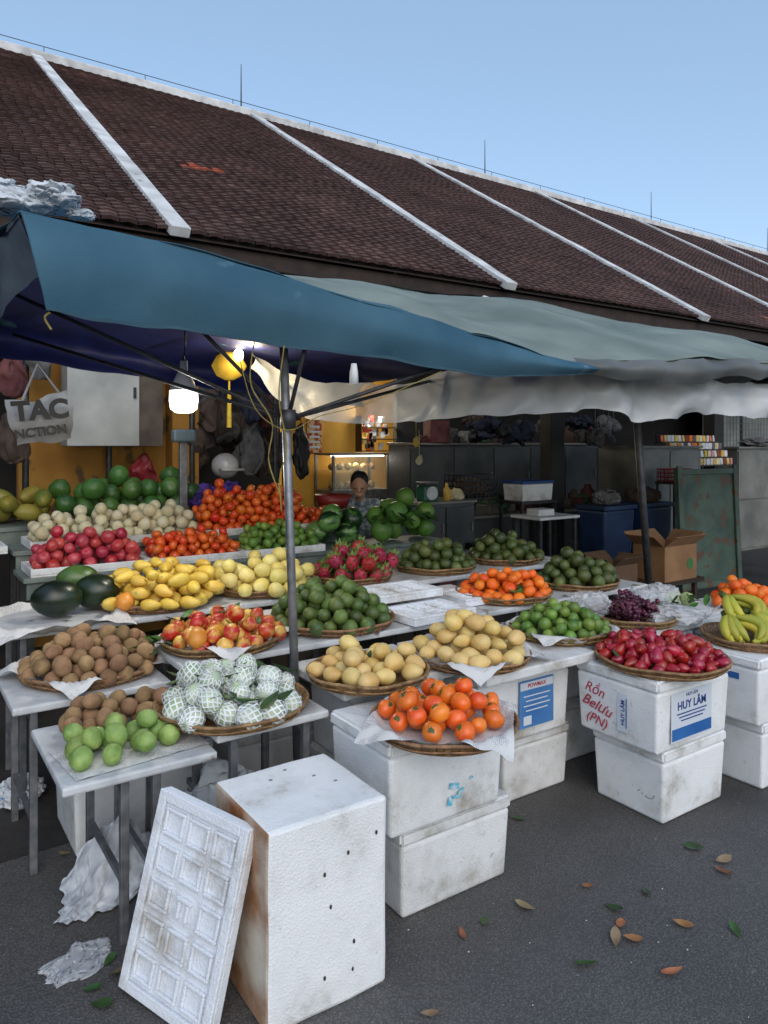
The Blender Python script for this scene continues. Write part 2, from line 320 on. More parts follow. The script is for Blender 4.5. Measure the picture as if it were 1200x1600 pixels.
text('Rồn',.066,RED,C2,(lx,.12,.18),(PI/2-.0,.15,-PI/2),'handwriting',.3,off=.0003)
text('Belưu',.07,RED,C2,(lx,.11,.11),(PI/2,.2,-PI/2),'handwriting',.4,off=.0003)
text('(PN)',.062,RED,C2,(lx+.002,.11,.045),(PI/2,.15,-PI/2),'handwriting',.3,off=.0003)
pl=flat('box_label',.055,.17,LW,C2,(lx,-.04,.14),LR);text('HUY LÂM',.026,INK,pl,(.01,0,.002),(0,0,PI/2),off=.0005);flat('label_line',.004,.13,INK,pl,(.02,0,.0016),(0,0,0))
pl=flat('box_label',.30,.21,LW,C2,(-.03,-.2218,.145));text('HUY LÂM',.05,INK,pl,(0,.03,.002),(0,0,0),off=.001);flat('label_band',.29,.05,LBL2,pl,(0,-.072,.0016),(0,0,0))
for i in range(3): flat('label_line',.22-.03*i,.005,INK,pl,(0,.012-.015*i,.0016),(0,0,0))
text('HUY LÂM',.02,INK,pl,(0,.082,.002),(0,0,0))
text('M.5',.09,M('pencil',(150,158,168)),C1,(-.2275,-.06,.10),(PI/2,.25,-PI/2),'handwriting',.6,off=-.001)
D1=foam_box(3.44,3.94,1.86,2.26,0,.32,'white foam box at the right edge, bottom of the stack holding bananas',FO)
D2=foam_box(3.37,3.90,1.84,2.25,.32,.32,'white foam box with blue band at the right edge, directly under bananas',FO)
flat('blue_band',.3,.035,LBL2,D2,(.02,-.2012,.22));flat('blue_band',.2,.03,LBL2,D2,(-.2585,0,.22),LR)
foam_box(3.29,3.68,2.38,2.78,0,.32,'foam box standing between and behind the rose apple and banana stacks, lower one',FO2)
foam_box(3.28,3.68,2.38,2.78,.32,.32,'foam box standing between and behind the rose apple and banana stacks, upper one',FO)
foam_box(3.72,4.15,2.34,2.74,0,.32,'foam box behind the banana stack, lower one',FO2);foam_box(3.72,4.15,2.34,2.74,.32,.32,'foam box behind the banana stack, upper one',FO2)
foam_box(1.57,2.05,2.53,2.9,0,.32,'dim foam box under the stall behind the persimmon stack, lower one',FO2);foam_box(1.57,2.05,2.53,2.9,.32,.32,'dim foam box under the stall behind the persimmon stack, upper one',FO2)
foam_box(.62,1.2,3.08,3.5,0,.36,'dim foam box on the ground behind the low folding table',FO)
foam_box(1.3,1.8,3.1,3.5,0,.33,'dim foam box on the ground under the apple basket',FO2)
# upright front box
t=thing('foam_box','tall foam box stood on end in front, brown stained left side','box',(1.08,2.055,0),0)
bm=B();box(bm,-.2,.2,-.195,.195,0,.57)
bmesh.ops.subdivide_edges(bm,edges=bm.edges[:],cuts=5,use_grid_fill=True)
for f in bm.faces:
    c=f.calc_center_median()
    if c.x<-.199:f.material_index=1
for v in bm.verts:
    q=v.co*6;v.co+=noise.noise_vector(q)*.004
o=obj('body',bm,[FO,FOS],t,bevel=.012)
GD=M('dent_shade_grey',(120,122,125))
for (x,z) in((-.02,.40),(.06,.44),(.08,.17),(.075,.09),(-.02,.1),(.0,.3),(.16,.47)):
    bm=B();ell(bm,(x,-.1965,z),(.0045,.003,.007),8,6);obj('painted_dent',bm,DRK,t,smooth=True)  # raised black blobs; the shade inside each dent is put into the colour
for (x,y) in((.08,.05),(.12,-.02),(-.05,.1),(.02,.14)):
    bm=B();ell(bm,(x,y,.571),(.007,.005,.002),8,6);obj('painted_dent',bm,GD,t,smooth=True)  # grey blobs on top, colour standing for shade in shallow dents
bm=B();box(bm,-.003,.0,-.05,.05,-.035,.035);o=obj('grey_tape',bm,M('tape',(120,115,110),(150,145,138),20,.6),t,(-.2035,.06,.3))
# leaning lid
def lid_bm(w,h,t):
    bm=B();box(bm,-w/2,w/2,-h/2,h/2,-t,0)
    b=.03;rb=.013
    for x0,x1,y0,y1 in((-w/2,-w/2+b,-h/2,h/2),(w/2-b,w/2,-h/2,h/2),(-w/2+b,w/2-b,-h/2,-h/2+b),(-w/2+b,w/2-b,h/2-b,h/2)):
        box(bm,x0,x1,y0,y1,.0005,rb)
    wi,hi=w-2*b,h-2*b
    for i in range(3):
        for j in range(5):
            cx=-wi/2+wi*(i+.5)/3;cy=-hi/2+hi*(j+.5)/5;a,c=wi/3*.4,hi/5*.38
            if i==1 and j==2: 
                box(bm,cx-.03,cx+.03,cy+.018,cy+.03,.0005,rb);box(bm,cx-.022,cx-.012,cy-.03,cy+.017,.0005,rb);box(bm,cx+.012,cx+.022,cy-.03,cy+.017,.0005,rb);continue
            for q in((cx-a,cx+a,cy-c,cy-c+.01),(cx-a,cx+a,cy+c-.01,cy+c),(cx-a,cx-a+.01,cy-c+.01,cy+c-.01),(cx+a-.01,cx+a,cy-c+.01,cy+c-.01)): box(bm,*q,.0005,rb*.85)
    return bm
LIDM=foam('polystyrene_lid',.2,(.74,.78,.84))
o=obj('polystyrene_slab',lid_bm(.37,.57,.032),LIDM,None,bevel=.003);tag(o,'embossed white foam lid leaning upright against the stained front box','foam lid')
wa=Vector((.131,-.295,0)).normalized();ua=Vector((.133,.013,.55)).normalized();wa=(wa-ua*wa.dot(ua)).normalized();na=wa.cross(ua)
cpos=Vector((.71-.045,2.137-.03,0))+ua*.292
o.matrix_world=Matrix.Translation(cpos)@Matrix((wa,ua,na)).transposed().to_4x4()
def board(x0,x1,y0,y1,z,th,label,mat=None,rz=0,name='foam_board',cat='board'):
    w,d=x1-x0,y1-y0;bm=B();box(bm,-w/2,w/2,-d/2,d/2,0,th)
    return simple(name,bm,mat or FO2,label,cat,((x0+x1)/2,(y0+y1)/2,z),'foam boards of the stall',bevel=.008,rz=rz)
board(1.49,2.05,2.46,2.93,.64,.04,'foam board under the smaller basket of pale mangoes')
board(2.07,2.76,2.28,2.93,.636,.044,'foam board under the heaped basket of pale mangoes')
board(2.79,3.24,2.38,2.93,.64,.04,'foam board under the basket of green limes')
board(3.26,4.2,2.36,2.93,.64,.04,'foam board under the basket of dark grapes')
def table(x0,x1,y0,y1,z,label,mat=TOPW,li=.08,group='folding tables of the stall'):
    w,d=x1-x0,y1-y0;t=thing('folding_table',label,'table',((x0+x1)/2,(y0+y1)/2,0),0,group)
    bm=B();box(bm,-w/2,w/2,-d/2,d/2,z-.03,z);obj('tabletop',bm,mat,t,bevel=.008)
    for sx in(-1,1):
        x=sx*(w/2-li)
        for sy in(-1,1):
            bm=B();y=sy*(d/2-.05);box(bm,x-.014,x+.014,y-.014,y+.014,0,z-.03);obj('leg',bm,STEEL,t,bevel=.003)
        for za in(.19,z-.08):
            bm=B();box(bm,x-.01,x+.01,-d/2+.065,d/2-.065,za,za+.025);obj('crossbar',bm,STEEL,t,bevel=.003)
    return t
table(.46,.965,2.44,3.02,.58,'low folding table at the left holding guavas',li=.2)
table(.975,1.43,2.47,2.93,.62,'low folding table holding net wrapped fruit basket')
table(.40,1.0,3.04,3.62,.66,'folding table at the left holding brown sapodilla basket')
table(1.01,2.48,2.95,3.47,.74,'folding table holding apple and green orange baskets')
table(2.5,4.1,2.97,3.47,.74,'folding table holding tangerine basket')
table(.45,2.2,3.64,4.2,.80,'folding table at rear left holding watermelons and yellow mangoes')
table(2.22,4.15,3.64,4.2,.80,'folding table at rear right holding dragon fruit and dark green oranges')
for (px,py,z,a,l) in((668,962,.745,.05,'embossed foam lid lying flat left of the tangerine basket'),(745,935,.745,.0,'embossed foam lid lying flat behind the tangerine basket'),(620,930,.805,.0,'embossed foam lid lying flat in front of the dragon fruit')):
    p=PZ(px,py,z);bm=lid_bm(.42,.3,.03);o=obj('polystyrene_slab',bm,LIDM,None,(p.x,p.y,z+.03),bevel=.003);o.rotation_euler=(0,0,a);tag(o,l,'foam lid')
foam_box(2.5,2.98,3.5,3.62,.56,.2,'narrow foam box wedged between the middle and rear right tables',FO2);foam_box(1.3,2.1,3.49,3.62,.58,.18,'long foam box wedged between the middle and rear left tables',FO2)
# ------------------------------------------------------------------ baskets
def wallweave(r,h):
    bm=B();n=64
    for k in range(n):
        a=2*PI*k/n;da=2*PI/n*.45;off=.004 if k%2 else 0
        vs=[]
        for (rr,zz) in((r*.9+off,.004),(r*.985+off,h)):
            for aa in(a-da,a+da): vs.append(bm.verts.new((rr*math.cos(aa),rr*math.sin(aa),zz)))
            for aa in(a+da,a-da): vs.append(bm.verts.new(((rr-.004)*math.cos(aa),(rr-.004)*math.sin(aa),zz)))
        for i in range(4): bm.faces.new((vs[i],vs[(i+1)%4],vs[4+(i+1)%4],vs[4+i]))
        bm.faces.new(vs[:4]);bm.faces.new(vs[4:])
    return bm
def basket(x,y,z,r,label):
    t=thing('round_basket',label,'basket',(x,y,z),R(0,6),'round bamboo baskets of the stall');h=.042
    bm=B();rev(bm,[(0,.002),(r*.9,.002),(r*.9,.01),(r*.5,.009),(0,.009)],40);obj('woven_base',bm,BAMD,t,smooth=False)
    obj('woven_side',wallweave(r,h),BAM,t)
    bm=B()
    for (zz,rr,th) in((h,r,.007),(h*.45,r*.945+.006,.0035)):
        bm2=[(rr*math.cos(2*PI*k/48),rr*math.sin(2*PI*k/48),zz+.003*math.sin(k*.8+x*9)) for k in range(49)];tube(bm,bm2,th,6)
    obj('rim',bm,BAM,t,smooth=True);return t
def paper(x,y,z,r,label,rz=None,k=.97):
    n=30;bm=B();s=r*k;vs=[];seed=R(0,50)
    for i in range(n+1):
        for j in range(n+1):
            a=(i/n*2-1)*s;b=(j/n*2-1)*s;d=math.hypot(a,b)
            if d<r*.86: zz=.014
            elif d<r*1.03: zz=.014+(.046)*(d-r*.86)/(r*.17)
            else: zz=.060-(d-r*1.03)*.45
            q=Vector((a,b,0))*9+Vector((seed,0,0));zz+=noise.noise(q)*.006+(noise.noise(q*2)*.016 if d>r*.8 else 0)
            vs.append(bm.verts.new((a+noise.noise(q*.6)*.015,b+noise.noise(q*.6+Vector((9,9,0)))*.015,max(zz,.012 if d<r else -.06))))
    for i in range(n):
        for j in range(n): bm.faces.new((vs[i*(n+1)+j],vs[(i+1)*(n+1)+j],vs[(i+1)*(n+1)+j+1],vs[i*(n+1)+j+1]))
    return simple('newspaper_sheet',bm,NEWS,label,'paper',(x,y,z),'newspaper lining the baskets',smooth=True,rz=R(0,1.5) if rz is None else rz)
# ------------------------------------------------------------------ fruit
def prof(a,b,k=11,dt=0,db=0,tp=0,e=1):
    o=[]
    for i in range(k+1):
        t=PI*i/k;s=abs(math.sin(t))**e;r=a*s*(1-tp*math.cos(t));z=-b*math.cos(t)
        q=math.exp(-(r/a/.32)**2)
        if z>0:z-=dt*q
        else:z+=db*q
        o.append((r if 0<i<k else 0,z))
    return o
def fm(name,mat,a,b,n=16,k=11,lump=0,fl=1,bend=0,f=None,**kw):
    bm=B();rev(bm,prof(a,b,k,**kw),n,f=f)
    for v in bm.verts:
        v.co.x+=bend*(v.co.z/b)**2*a;v.co.y*=fl
        v.co+=noise.noise_vector(v.co*1.3+Vector((a*50,b*9,0)))*.05
        if lump:v.co+=noise.noise_vector(v.co*6)*lump
    return mesh(name,bm,mat)
MP=M('persimmon_skin',(220,92,20),(232,122,38),14,.36,.03,40,rnd=.14,coat=.12)
MMP=M('pale_mango_skin',(206,170,98),(224,200,136),10,.5,.05,60,rnd=.12,spots=((150,105,50),45,.72))
MS=M('sapodilla_skin',(124,96,66),(160,128,92),14,.85,.25,130,rnd=.2)
MG=M('guava_skin',(108,140,66),(156,182,102),14,.55,.35,40,rnd=.2)
MGO=M('green_orange_skin',(56,78,38),(96,116,52),9,.45,.2,180,rnd=.3)
MDG=M('dark_orange_skin',(50,68,36),(90,102,48),9,.48,.2,180,rnd=.3)
ML=M('lime_skin',(74,110,44),(120,148,62),10,.42,.1,150,rnd=.24)
MT=M('tangerine_skin',(222,92,20),(234,122,34),12,.5,.15,160,rnd=.14)
MY=M('yellow_mango_skin',(204,164,60),(224,194,92),8,.48,.05,60,rnd=.14,spots=((130,140,50),8,.66))
MYM=M('yellow_melon_skin',(208,188,94),(226,212,140),8,.48,.05,60,rnd=.12)
MA=M('mixed_apple_skin',(182,46,34),(216,180,86),11,.38,.02,60,rnd=.12,coat=.08,ct=(.45,.62))
MAR=M('red_apple_skin',(168,36,52),(206,92,98),12,.35,.02,60,rnd=.16,coat=.1,ct=(.4,.72))
MTO=M('tomato_skin',(208,62,24),(226,108,38),9,.32,.02,60,rnd=.14,coat=.1)
MR=M('rose_apple_skin',(136,18,32),(178,36,48),14,.3,.03,60,rnd=.2,coat=.2)
MGR=M('grape_skin',(50,18,38),(96,36,58),20,.35,.02,60,rnd=.15)
MPO=M('pomelo_skin',(66,108,42),(102,142,58),9,.5,.15,120,rnd=.12)
MW=M('dark_melon_skin',(16,28,18),(32,52,28),9,.35,.02,60,rnd=.1,coat=.15)
MW2=M('green_melon_skin',(44,74,34),(78,108,48),9,.35,.02,60,rnd=.1,coat=.15)
MWS=M('striped_melon_skin',(22,52,24),(96,138,70),16,.35,.02,60,ct=(.47,.53),stretch=(1,1,.12),coat=.2)
MWP=M('white_pear_skin',(200,186,146),(222,214,184),10,.6,.1,60,rnd=.12)
MDR=M('dragonfruit_skin',(150,26,54),(180,50,76),14,.55,.1,60,rnd=.2)
MBA=M('banana_skin',(186,170,54),(148,160,56),9,.5,.05,60,rnd=.15,spots=((90,80,34),50,.7))
MPG=M('gourd_skin',(46,82,38),(80,122,52),7,.4,.05,40,rnd=.24,coat=.1)
MPY=M('papaya_skin',(104,116,46),(164,142,58),6,.45,.05,40,rnd=.2)
MPAP=M('papaya_orange_skin',(200,118,36),(220,156,60),6,.4,.05,40,rnd=.1)
NET=M('white_foam_net',(212,218,220),(234,238,240),20,.6,.1,60)
MWR=M('wrapped_fruit_skin',(150,174,132),(204,214,194),10,.5,rnd=.2)
MCU=M('custard_apple_skin',(150,170,110),(190,200,140),30,.6,.6,60,rnd=.1)
def calyx(r,mat=STEM,n=4,h=.9):
    bm=B()
    for k in range(n):
        a=2*PI*k/n
        pts=[(0,.0),(.28,-.28),(.62,0),(.28,.28)]
        vs=[]
        for (q,w_) in pts:
            x=(q*math.cos(a)-w_*math.sin(a))*r*.75;y=(q*math.sin(a)+w_*math.cos(a))*r*.75
            vs.append(bm.verts.new((x,y,r*h+.03-(q*q)*r*.12)))
        bm.faces.new(vs)
    tube(bm,[(0,0,r*h-.1),(0,0,r*h+.15)],.05,6)
    return mesh('calyx',bm,mat,False)
def leafmesh(l=.1,w=.035,mat=GRN,curl=.25,name='leaf'):
    bm=B();n=8;rows=[]
    for i in range(n+1):
        t=i/n;ww=w*math.sin(PI*min(1,t**.8))**.9*.5+.0008;x=(t-.5)*l;z=curl*l*(t-.5)**2*1.6+.003
        rows.append([bm.verts.new((x,-ww,z+ww*.35)),bm.verts.new((x,0,z)),bm.verts.new((x,ww,z+ww*.35))])
    for a,b in zip(rows,rows[1:]):
        bm.faces.new((a[0],b[0],b[1],a[1]));bm.faces.new((a[1],b[1],b[2],a[2]))
    return mesh(name,bm,mat)
def netmesh(r):
    bm=B();n=11;k=9;rg=[]
    for i in range(k+1):
        t=.16+(PI-.5)*i/k;o=PI/n if i%2 else 0
        rg.append([])
        for j in range(n):
            p=Vector((r*1.06*math.sin(t)*math.cos(2*PI*j/n+o),r*1.06*math.sin(t)*math.sin(2*PI*j/n+o),r*1.16*math.cos(t)))
            p*=1+.10*noise.noise(p*45);p+=noise.noise_vector(p*70)*r*.07
            rg[-1].append(bm.verts.new(p))
    for i in range(k-1):
        for j in range(n):
            a=rg[i][j];c=rg[i+2][j]
            if i%2==0: l,m_=rg[i+1][(j-1)%n],rg[i+1][j]
            else: l,m_=rg[i+1][j],rg[i+1][(j+1)%n]
            bm.faces.new((a,l,c,m_))
    bmesh.ops.wireframe(bm,faces=bm.faces[:],thickness=.0095,use_replace=True,use_even_offset=False)
    return mesh('foam_net',bm,NET,False)
def scales(a,b):
    bm=B()
    for i in range(5):
        for j in range(5):
            t=.35+i*.5;ph=2*PI*(j+.5*(i%2))/5
            r=a*math.sin(t);z=b*math.cos(t)
            o=Vector((r*math.cos(ph),r*math.sin(ph),z));out=Vector((math.cos(ph),math.sin(ph),.0));tg=Vector((-math.sin(ph),math.cos(ph),0))
            tip=o+out*.018+Vector((0,0,.034));v=[bm.verts.new(p) for p in(o-tg*.014,o+tg*.014,tip,o+out*.006+Vector((0,0,.008)))]
            bm.faces.new((v[0],v[1],v[3]));bm.faces.new((v[0],v[3],v[2]));bm.faces.new((v[1],v[2],v[3]))
    return mesh('scales',bm,M('scale_green',(84,128,52),(120,130,70),30,.5),False)
K={}
K['persimmon']=(fm('persimmon',MP,1,.86,dt=.1,db=.03,f=lambda k,n:1+.03*math.cos(4*2*PI*k/n)),'up')
K['pale_mango']=(fm('pale_mango',MMP,.92,1.12,fl=.9,bend=.12,tp=-.08),'lie')
K['sapodilla']=(fm('sapodilla',MS,.92,1.1,tp=.05),'any')
K['guava']=(fm('guava',MG,.94,1.12,tp=.12,f=lambda k,n:1+.025*math.cos(6*2*PI*k/n)),'any')
K['green_orange']=(fm('green_orange',MGO,1,.95,dt=.04),'any')
K['dark_orange']=(fm('dark_green_orange',MDG,1,.96,dt=.05),'any')
K['lime']=(fm('lime',ML,.96,1,dt=.03),'any')
K['tangerine']=(fm('tangerine',MT,1.02,.85,dt=.1,db=.06),'up')
K['mango']=(fm('yellow_mango',MY,.82,1.28,fl=.86,bend=.22,tp=-.12),'lie')
K['melon']=(fm('yellow_melon',MYM,.9,1.05,tp=.1,f=lambda k,n:1+.03*math.cos(5*2*PI*k/n)),'lie')
K['apple']=(fm('apple',MA,1,.92,dt=.24,db=.1,tp=-.1),'any')
K['red_apple']=(fm('red_apple',MAR,1,.92,dt=.24,db=.1,tp=-.1),'any')
K['tomato']=(fm('tomato',MTO,1.03,.86,dt=.16,db=.02,f=lambda k,n:1+.02*math.cos(5*2*PI*k/n)),'any')
K['rose_apple']=(fm('rose_apple',MR,.9,1.25,tp=.42),'any')
K['pomelo']=(fm('pomelo',MPO,1,1,tp=.08),'up')
K['watermelon']=(fm('watermelon',MW,.9,1.2,n=24),'lie')
K['green_melon']=(fm('green_watermelon',MW2,.9,1.35,n=24),'lie')
K['striped_watermelon']=(fm('striped_watermelon',MWS,.97,1.1,n=24),'lie')
K['white_pear']=(fm('white_pear',MWP,1,.95,dt=.12,tp=.06),'any')
K['dragon_fruit']=(fm('dragon_fruit',MDR,.88,1.15),'dragon')
K['gourd']=(fm('green_gourd',MPG,1,.95,dt=.1,db=.05,f=lambda k,n:1+.03*math.cos(8*2*PI*k/n)),'any')
K['papaya']=(fm('green_papaya',MPY,.85,1.4,tp=.15),'lie')
K['ripe_papaya']=(fm('ripe_papaya',MPAP,.85,1.3,tp=.15),'lie')
K['wrapped']=(fm('net_wrapped_fruit',MWR,.98,1.05),'any')
K['custard']=(fm('custard_apple',MCU,1,.92,lump=.12),'any')
CH={'persimmon':calyx(1,STEM,4,.78),'tomato':calyx(1,STEM,5,.72)}
nm=netmesh(.05)
for v in nm.vertices: v.co/= .05
CH['wrapped']=nm
sm_=scales(.88*.055,1.15*.055)
for v in sm_.vertices: v.co/=.055
CH['dragon_fruit']=sm_
for k,(me,_) in K.items():
    for v in me.vertices: v.co*=.05
for k,me in CH.items():
    for v in me.vertices: v.co*=.05
def fruit(kind,p,r,label,cat,group=None,mode=None):
    me,md=K[kind];md=mode or md
    o=link(me.name,me,None,p);s=r/.05*R(.88,1.1);o.scale=(s*R(.94,1.05),s*R(.94,1.05),s)
    if md=='up': o.rotation_euler=(R(-.8,.8),R(-.8,.8),R(0,6.3))
    elif md=='lie': o.rotation_euler=(PI/2+R(-.3,.3),R(-.4,.4),R(0,6.3))
    elif md=='dragon': o.rotation_euler=(R(-.7,.7),R(-.7,.7),R(0,6.3))
    else: o.rotation_euler=(R(0,6.3),R(-1,1),R(0,6.3))
    tag(o,label,cat,group)
    if kind in CH:
        c=link(CH[kind].name,CH[kind],o)
    return o
def pile(N,r,Rr,slope=1.1,hx=None,hy=None,cap=9,K_=45):
    pts=[];hx=hx or Rr;hy=hy or Rr;circ=(hx==hy==Rr);ms=min(hx,hy);hm=ms*slope*.72
    ox,oy=R(-.12,.12)*Rr,R(-.12,.12)*Rr
    for _ in range(N):
        best=None
        for _k in range(K_):
            if circ:
                a=R(0,2*PI);q=math.sqrt(random.random())*(Rr-r*.7);x,y=q*math.cos(a),q*math.sin(a);ins=Rr-math.hypot(x-ox,y-oy)
            else:
                x,y=R(-hx+r,hx-r),R(-hy+r,hy-r);ins=min(hx-abs(x),hy-abs(y))
            z=r
            for (a_,b_,c_) in pts:
                d2=(x-a_)**2+(y-b_)**2
                if d2<4*r*r*.9: z=max(z,c_+math.sqrt(4*r*r*.9-d2)*.96)
            k=1-min(1,max(0,ins)/ms);lim=hm*(1-k*k)*(1.05+.25*noise.noise(Vector((x*9,y*9,N))))
            if z-r>max(0,lim-r*.3)+.001 or z>cap: continue
            if best is None or z<best[2]: best=(x,y,z)
        if best: pts.append(best)
    return pts
def heap(kind,N,r,x,y,z,Rr,label,cat,slope=1.1,hx=None,hy=None,cap=9,zf=.012):
    for p in pile(N,r,Rr,slope,hx,hy,cap):
        fruit(kind,(x+p[0],y+p[1],z+zf+p[2]-r*.06),r,label,cat,label.split(',')[0])
basket(1.12,2.68,.62,.29,'round bamboo basket holding fruit wrapped in white foam nets')
heap('wrapped',38,.045,1.12,2.68,.62,.29,'pale round fruit wrapped in white foam net, in the front bamboo basket','fruit',.62)
basket(.74,3.34,.66,.28,'round bamboo basket heaped with brown sapodillas at the left');paper(.74,3.34,.66,.28,'newspaper sheet under the heaped brown sapodillas',.4)
heap('sapodilla',90,.035,.75,3.34,.66,.29,'brown sapodilla heaped in the left bamboo basket','fruit',.85)
heap('sapodilla',26,.035,.74,2.88,.58,.16,'brown sapodilla lying on the low table behind the guavas','fruit',1.0,hx=.22,hy=.12,zf=.002)
heap('guava',24,.039,.71,2.62,.58,.2,'pale green guava lying on the low folding table','fruit',.7,hx=.21,hy=.14,zf=.002)
bm=B();n=12
for i in range(n+1):
    for j in range(n+1): bm.verts.new(((i/n-.5)*.46,(j/n-.5)*.3,.004+abs(noise.noise(Vector((i*.5,j*.5,3))))*.008))
bm.verts.ensure_lookup_table()
for i in range(n):
    for j in range(n): bm.faces.new([bm.verts[k] for k in(i*(n+1)+j,(i+1)*(n+1)+j,(i+1)*(n+1)+j+1,i*(n+1)+j+1)])
simple('newspaper_sheet',bm,NEWS,'newspaper sheet spread under the green guavas on the low table','paper',(.72,2.64,.579),smooth=True,rz=.1)
basket(1.64,2.03,.64,.26,'dark round basket holding large orange persimmons on the foam stack');paper(1.64,2.03,.64,.25,'newspaper sheet hanging over the rim of the persimmon basket',.75,1.0)
heap('persimmon',46,.036,1.66,2.06,.64,.235,'large glossy orange persimmon on newspaper in the front basket','fruit',.6,zf=.02)
basket(1.66,2.55,.68,.25,'round basket with a single layer of pale yellow mangoes behind the persimmons')
heap('pale_mango',28,.040,1.67,2.57,.68,.25,'pale yellow mango in the basket behind the persimmons','fruit',.55)
basket(2.18,2.5,.68,.26,'round basket heaped with pale yellow mangoes behind the blue label box');paper(2.16,2.5,.68,.25,'newspaper sheet poking out left of the heaped pale mangoes',.2,1.02)
heap('pale_mango',48,.040,2.18,2.5,.68,.265,'pale yellow mango in the heaped basket left of the limes','fruit',.75,zf=.02)
basket(1.27,3.17,.74,.27,'round basket with mixed red and yellow apples beside the metal pole');paper(1.28,3.17,.74,.26,'newspaper sheet under the mixed red and yellow apples',.5)
heap('apple',58,.035,1.28,3.17,.74,.28,'red and yellow apple in the basket left of the metal pole','fruit',.8,zf=.02)
for i in range(2): fruit('ripe_papaya',(1.1+.09*i,3.02+.02*i,.83),.05,('left','right')[i]+' one of two ripe orange papayas at the edge of the mixed apple basket','fruit','ripe papayas by the apples')
basket(1.88,3.2,.74,.30,'round basket heaped high with green oranges right of the pole')
heap('green_orange',140,.036,1.87,3.2,.74,.31,'green orange in the high heap just right of the metal pole','fruit',.82)
basket(2.84,2.58,.68,.25,'round basket heaped with bright green limes');paper(2.84,2.56,.68,.24,'newspaper sheet under the heap of bright green limes')
heap('lime',100,.030,2.84,2.58,.68,.255,'bright green lime in the basket behind the rose apples','fruit',.65,zf=.02)
basket(2.95,2.07,.64,.29,'dark round basket holding glossy red rose apples on foam boxes')
heap('rose_apple',115,.027,2.96,2.08,.64,.285,'glossy dark red rose apple in the basket on the lettered foam box','fruit',.6)
basket(3.4,2.56,.68,.24,'round basket lined with clear plastic holding dark grapes')
basket(3.04,3.2,.74,.28,'round bamboo basket heaped with bright orange tangerines')
heap('tangerine',88,.034,3.04,3.2,.74,.285,'bright orange tangerine in the middle right basket','fruit',.58)
basket(3.68,3.2,.74,.26,'round basket heaped with dark green oranges right of the tangerines')
heap('dark_orange',62,.039,3.68,3.2,.74,.265,'dark green orange in the basket right of the tangerines','fruit',.8)
basket(3.08,3.9,.8,.27,'round basket of dark green oranges behind the tangerines, nearer the dragon fruit')
heap('dark_orange',60,.039,3.08,3.9,.8,.275,'dark green orange in the rear basket next to the dragon fruit','fruit',.75)
basket(3.72,3.9,.8,.27,'round basket of dark green oranges at the rear right of the stall')
heap('dark_orange',60,.040,3.72,3.9,.8,.275,'dark green orange in the rearmost right basket','fruit',.8)
basket(2.42,3.9,.8,.25,'round basket piled with pink dragon fruit')
heap('dragon_fruit',34,.048,2.44,3.9,.8,.27,'dark pink dragon fruit with green scales piled in a rear basket','fruit',1.0)
basket(1.82,3.92,.8,.28,'round basket of pale yellow melons at the rear left');heap('melon',52,.047,1.8,3.9,.8,.32,'pale yellow melon piled behind the green oranges','fruit',1.05)
basket(1.2,3.92,.8,.3,'round basket heaped with yellow mangoes at the rear left');heap('mango',76,.044,1.22,3.9,.8,.34,'bright yellow mango heaped in the rear left basket','fruit',1.0)
for i,(a,b) in enumerate(((.70,3.84),(.90,3.92))):
    o=fruit('watermelon',(a,b,.90),.098,('left','right')[i]+' one of the two dark green watermelons on the left table','watermelon','dark watermelons on the left table');o.rotation_euler=(PI/2,0,R(.9,1.5));o.scale=(1.95,1.95,1.95)
o=fruit('green_melon',(.86,4.14,.93),.085,'lighter green melon lying behind the dark watermelons','watermelon');o.rotation_euler=(PI/2,0,1.3)
paper(.68,3.86,.775,.3,'newspaper sheets spread under the dark watermelons at the left',.1,1.0)
fruit('ripe_papaya',(1.0,3.74,.865),.056,'orange papaya between the watermelons and yellow mangoes','fruit')
def grapes(x,y,z,rz,label):
    bm=B()
    for i in range(46):
        t=R(0,1);a=R(0,2*PI);w=.045*(1-t*.6)
        bmesh.ops.create_icosphere(bm,subdivisions=2,radius=.0125,matrix=Matrix.Translation(((t-.4)*.13,w*math.cos(a),.04+w*.8*math.sin(a))))
    o=simple('grape_bunch',bm,MGR,label,'grapes',(x,y,z),'bunches of dark grapes',smooth=True,rz=rz)
    bm=B();tube(bm,[(-.08,0,.05),(-.04,.004,.055),(.03,0,.05)],.003,6);obj('stalk',bm,STEM,o)
for i in range(15): grapes(3.4+R(-.16,.16),2.56+R(-.14,.14),.69+(.045 if i>8 else 0),R(0,6),'bunch of dark purple grapes in the plastic lined basket')
PLAS=M('clear_plastic',(205,210,216),(235,238,242),8,.15,.5,14,alpha=.42)
def plastic(x,y,z,sx,sy,sz,label,seed,mat=PLAS,amp=.35,name='plastic_bag',cat='bag',bot=0,group=None):
    bm=B();bmesh.ops.create_icosphere(bm,subdivisions=5,radius=1)
    for v in bm.verts:
        q=v.co*1.6+Vector((seed,seed*2,0));v.co+=noise.noise_vector(q)*amp+noise.noise_vector(q*3)*amp*.45+noise.noise_vector(q*7)*amp*.18
        v.co=Vector((v.co.x*sx,v.co.y*sy,max(v.co.z,-.75)*sz+sz*.76))
    return simple(name,bm,mat,label,cat,(x,y,z),group,smooth=True,rz=R(0,3))
plastic(3.62,2.7,.70,.13,.11,.06,'clear crinkled plastic bag on the right side of the grapes',3)
plastic(3.28,2.74,.70,.12,.10,.07,'clear crinkled plastic bag behind the grapes',9)
plastic(3.52,2.38,.685,.14,.1,.055,'large clear plastic bag lying between grapes and bananas',14)
plastic(3.85,2.7,.685,.13,.1,.07,'clear plastic bag lying beyond the custard apples',17)
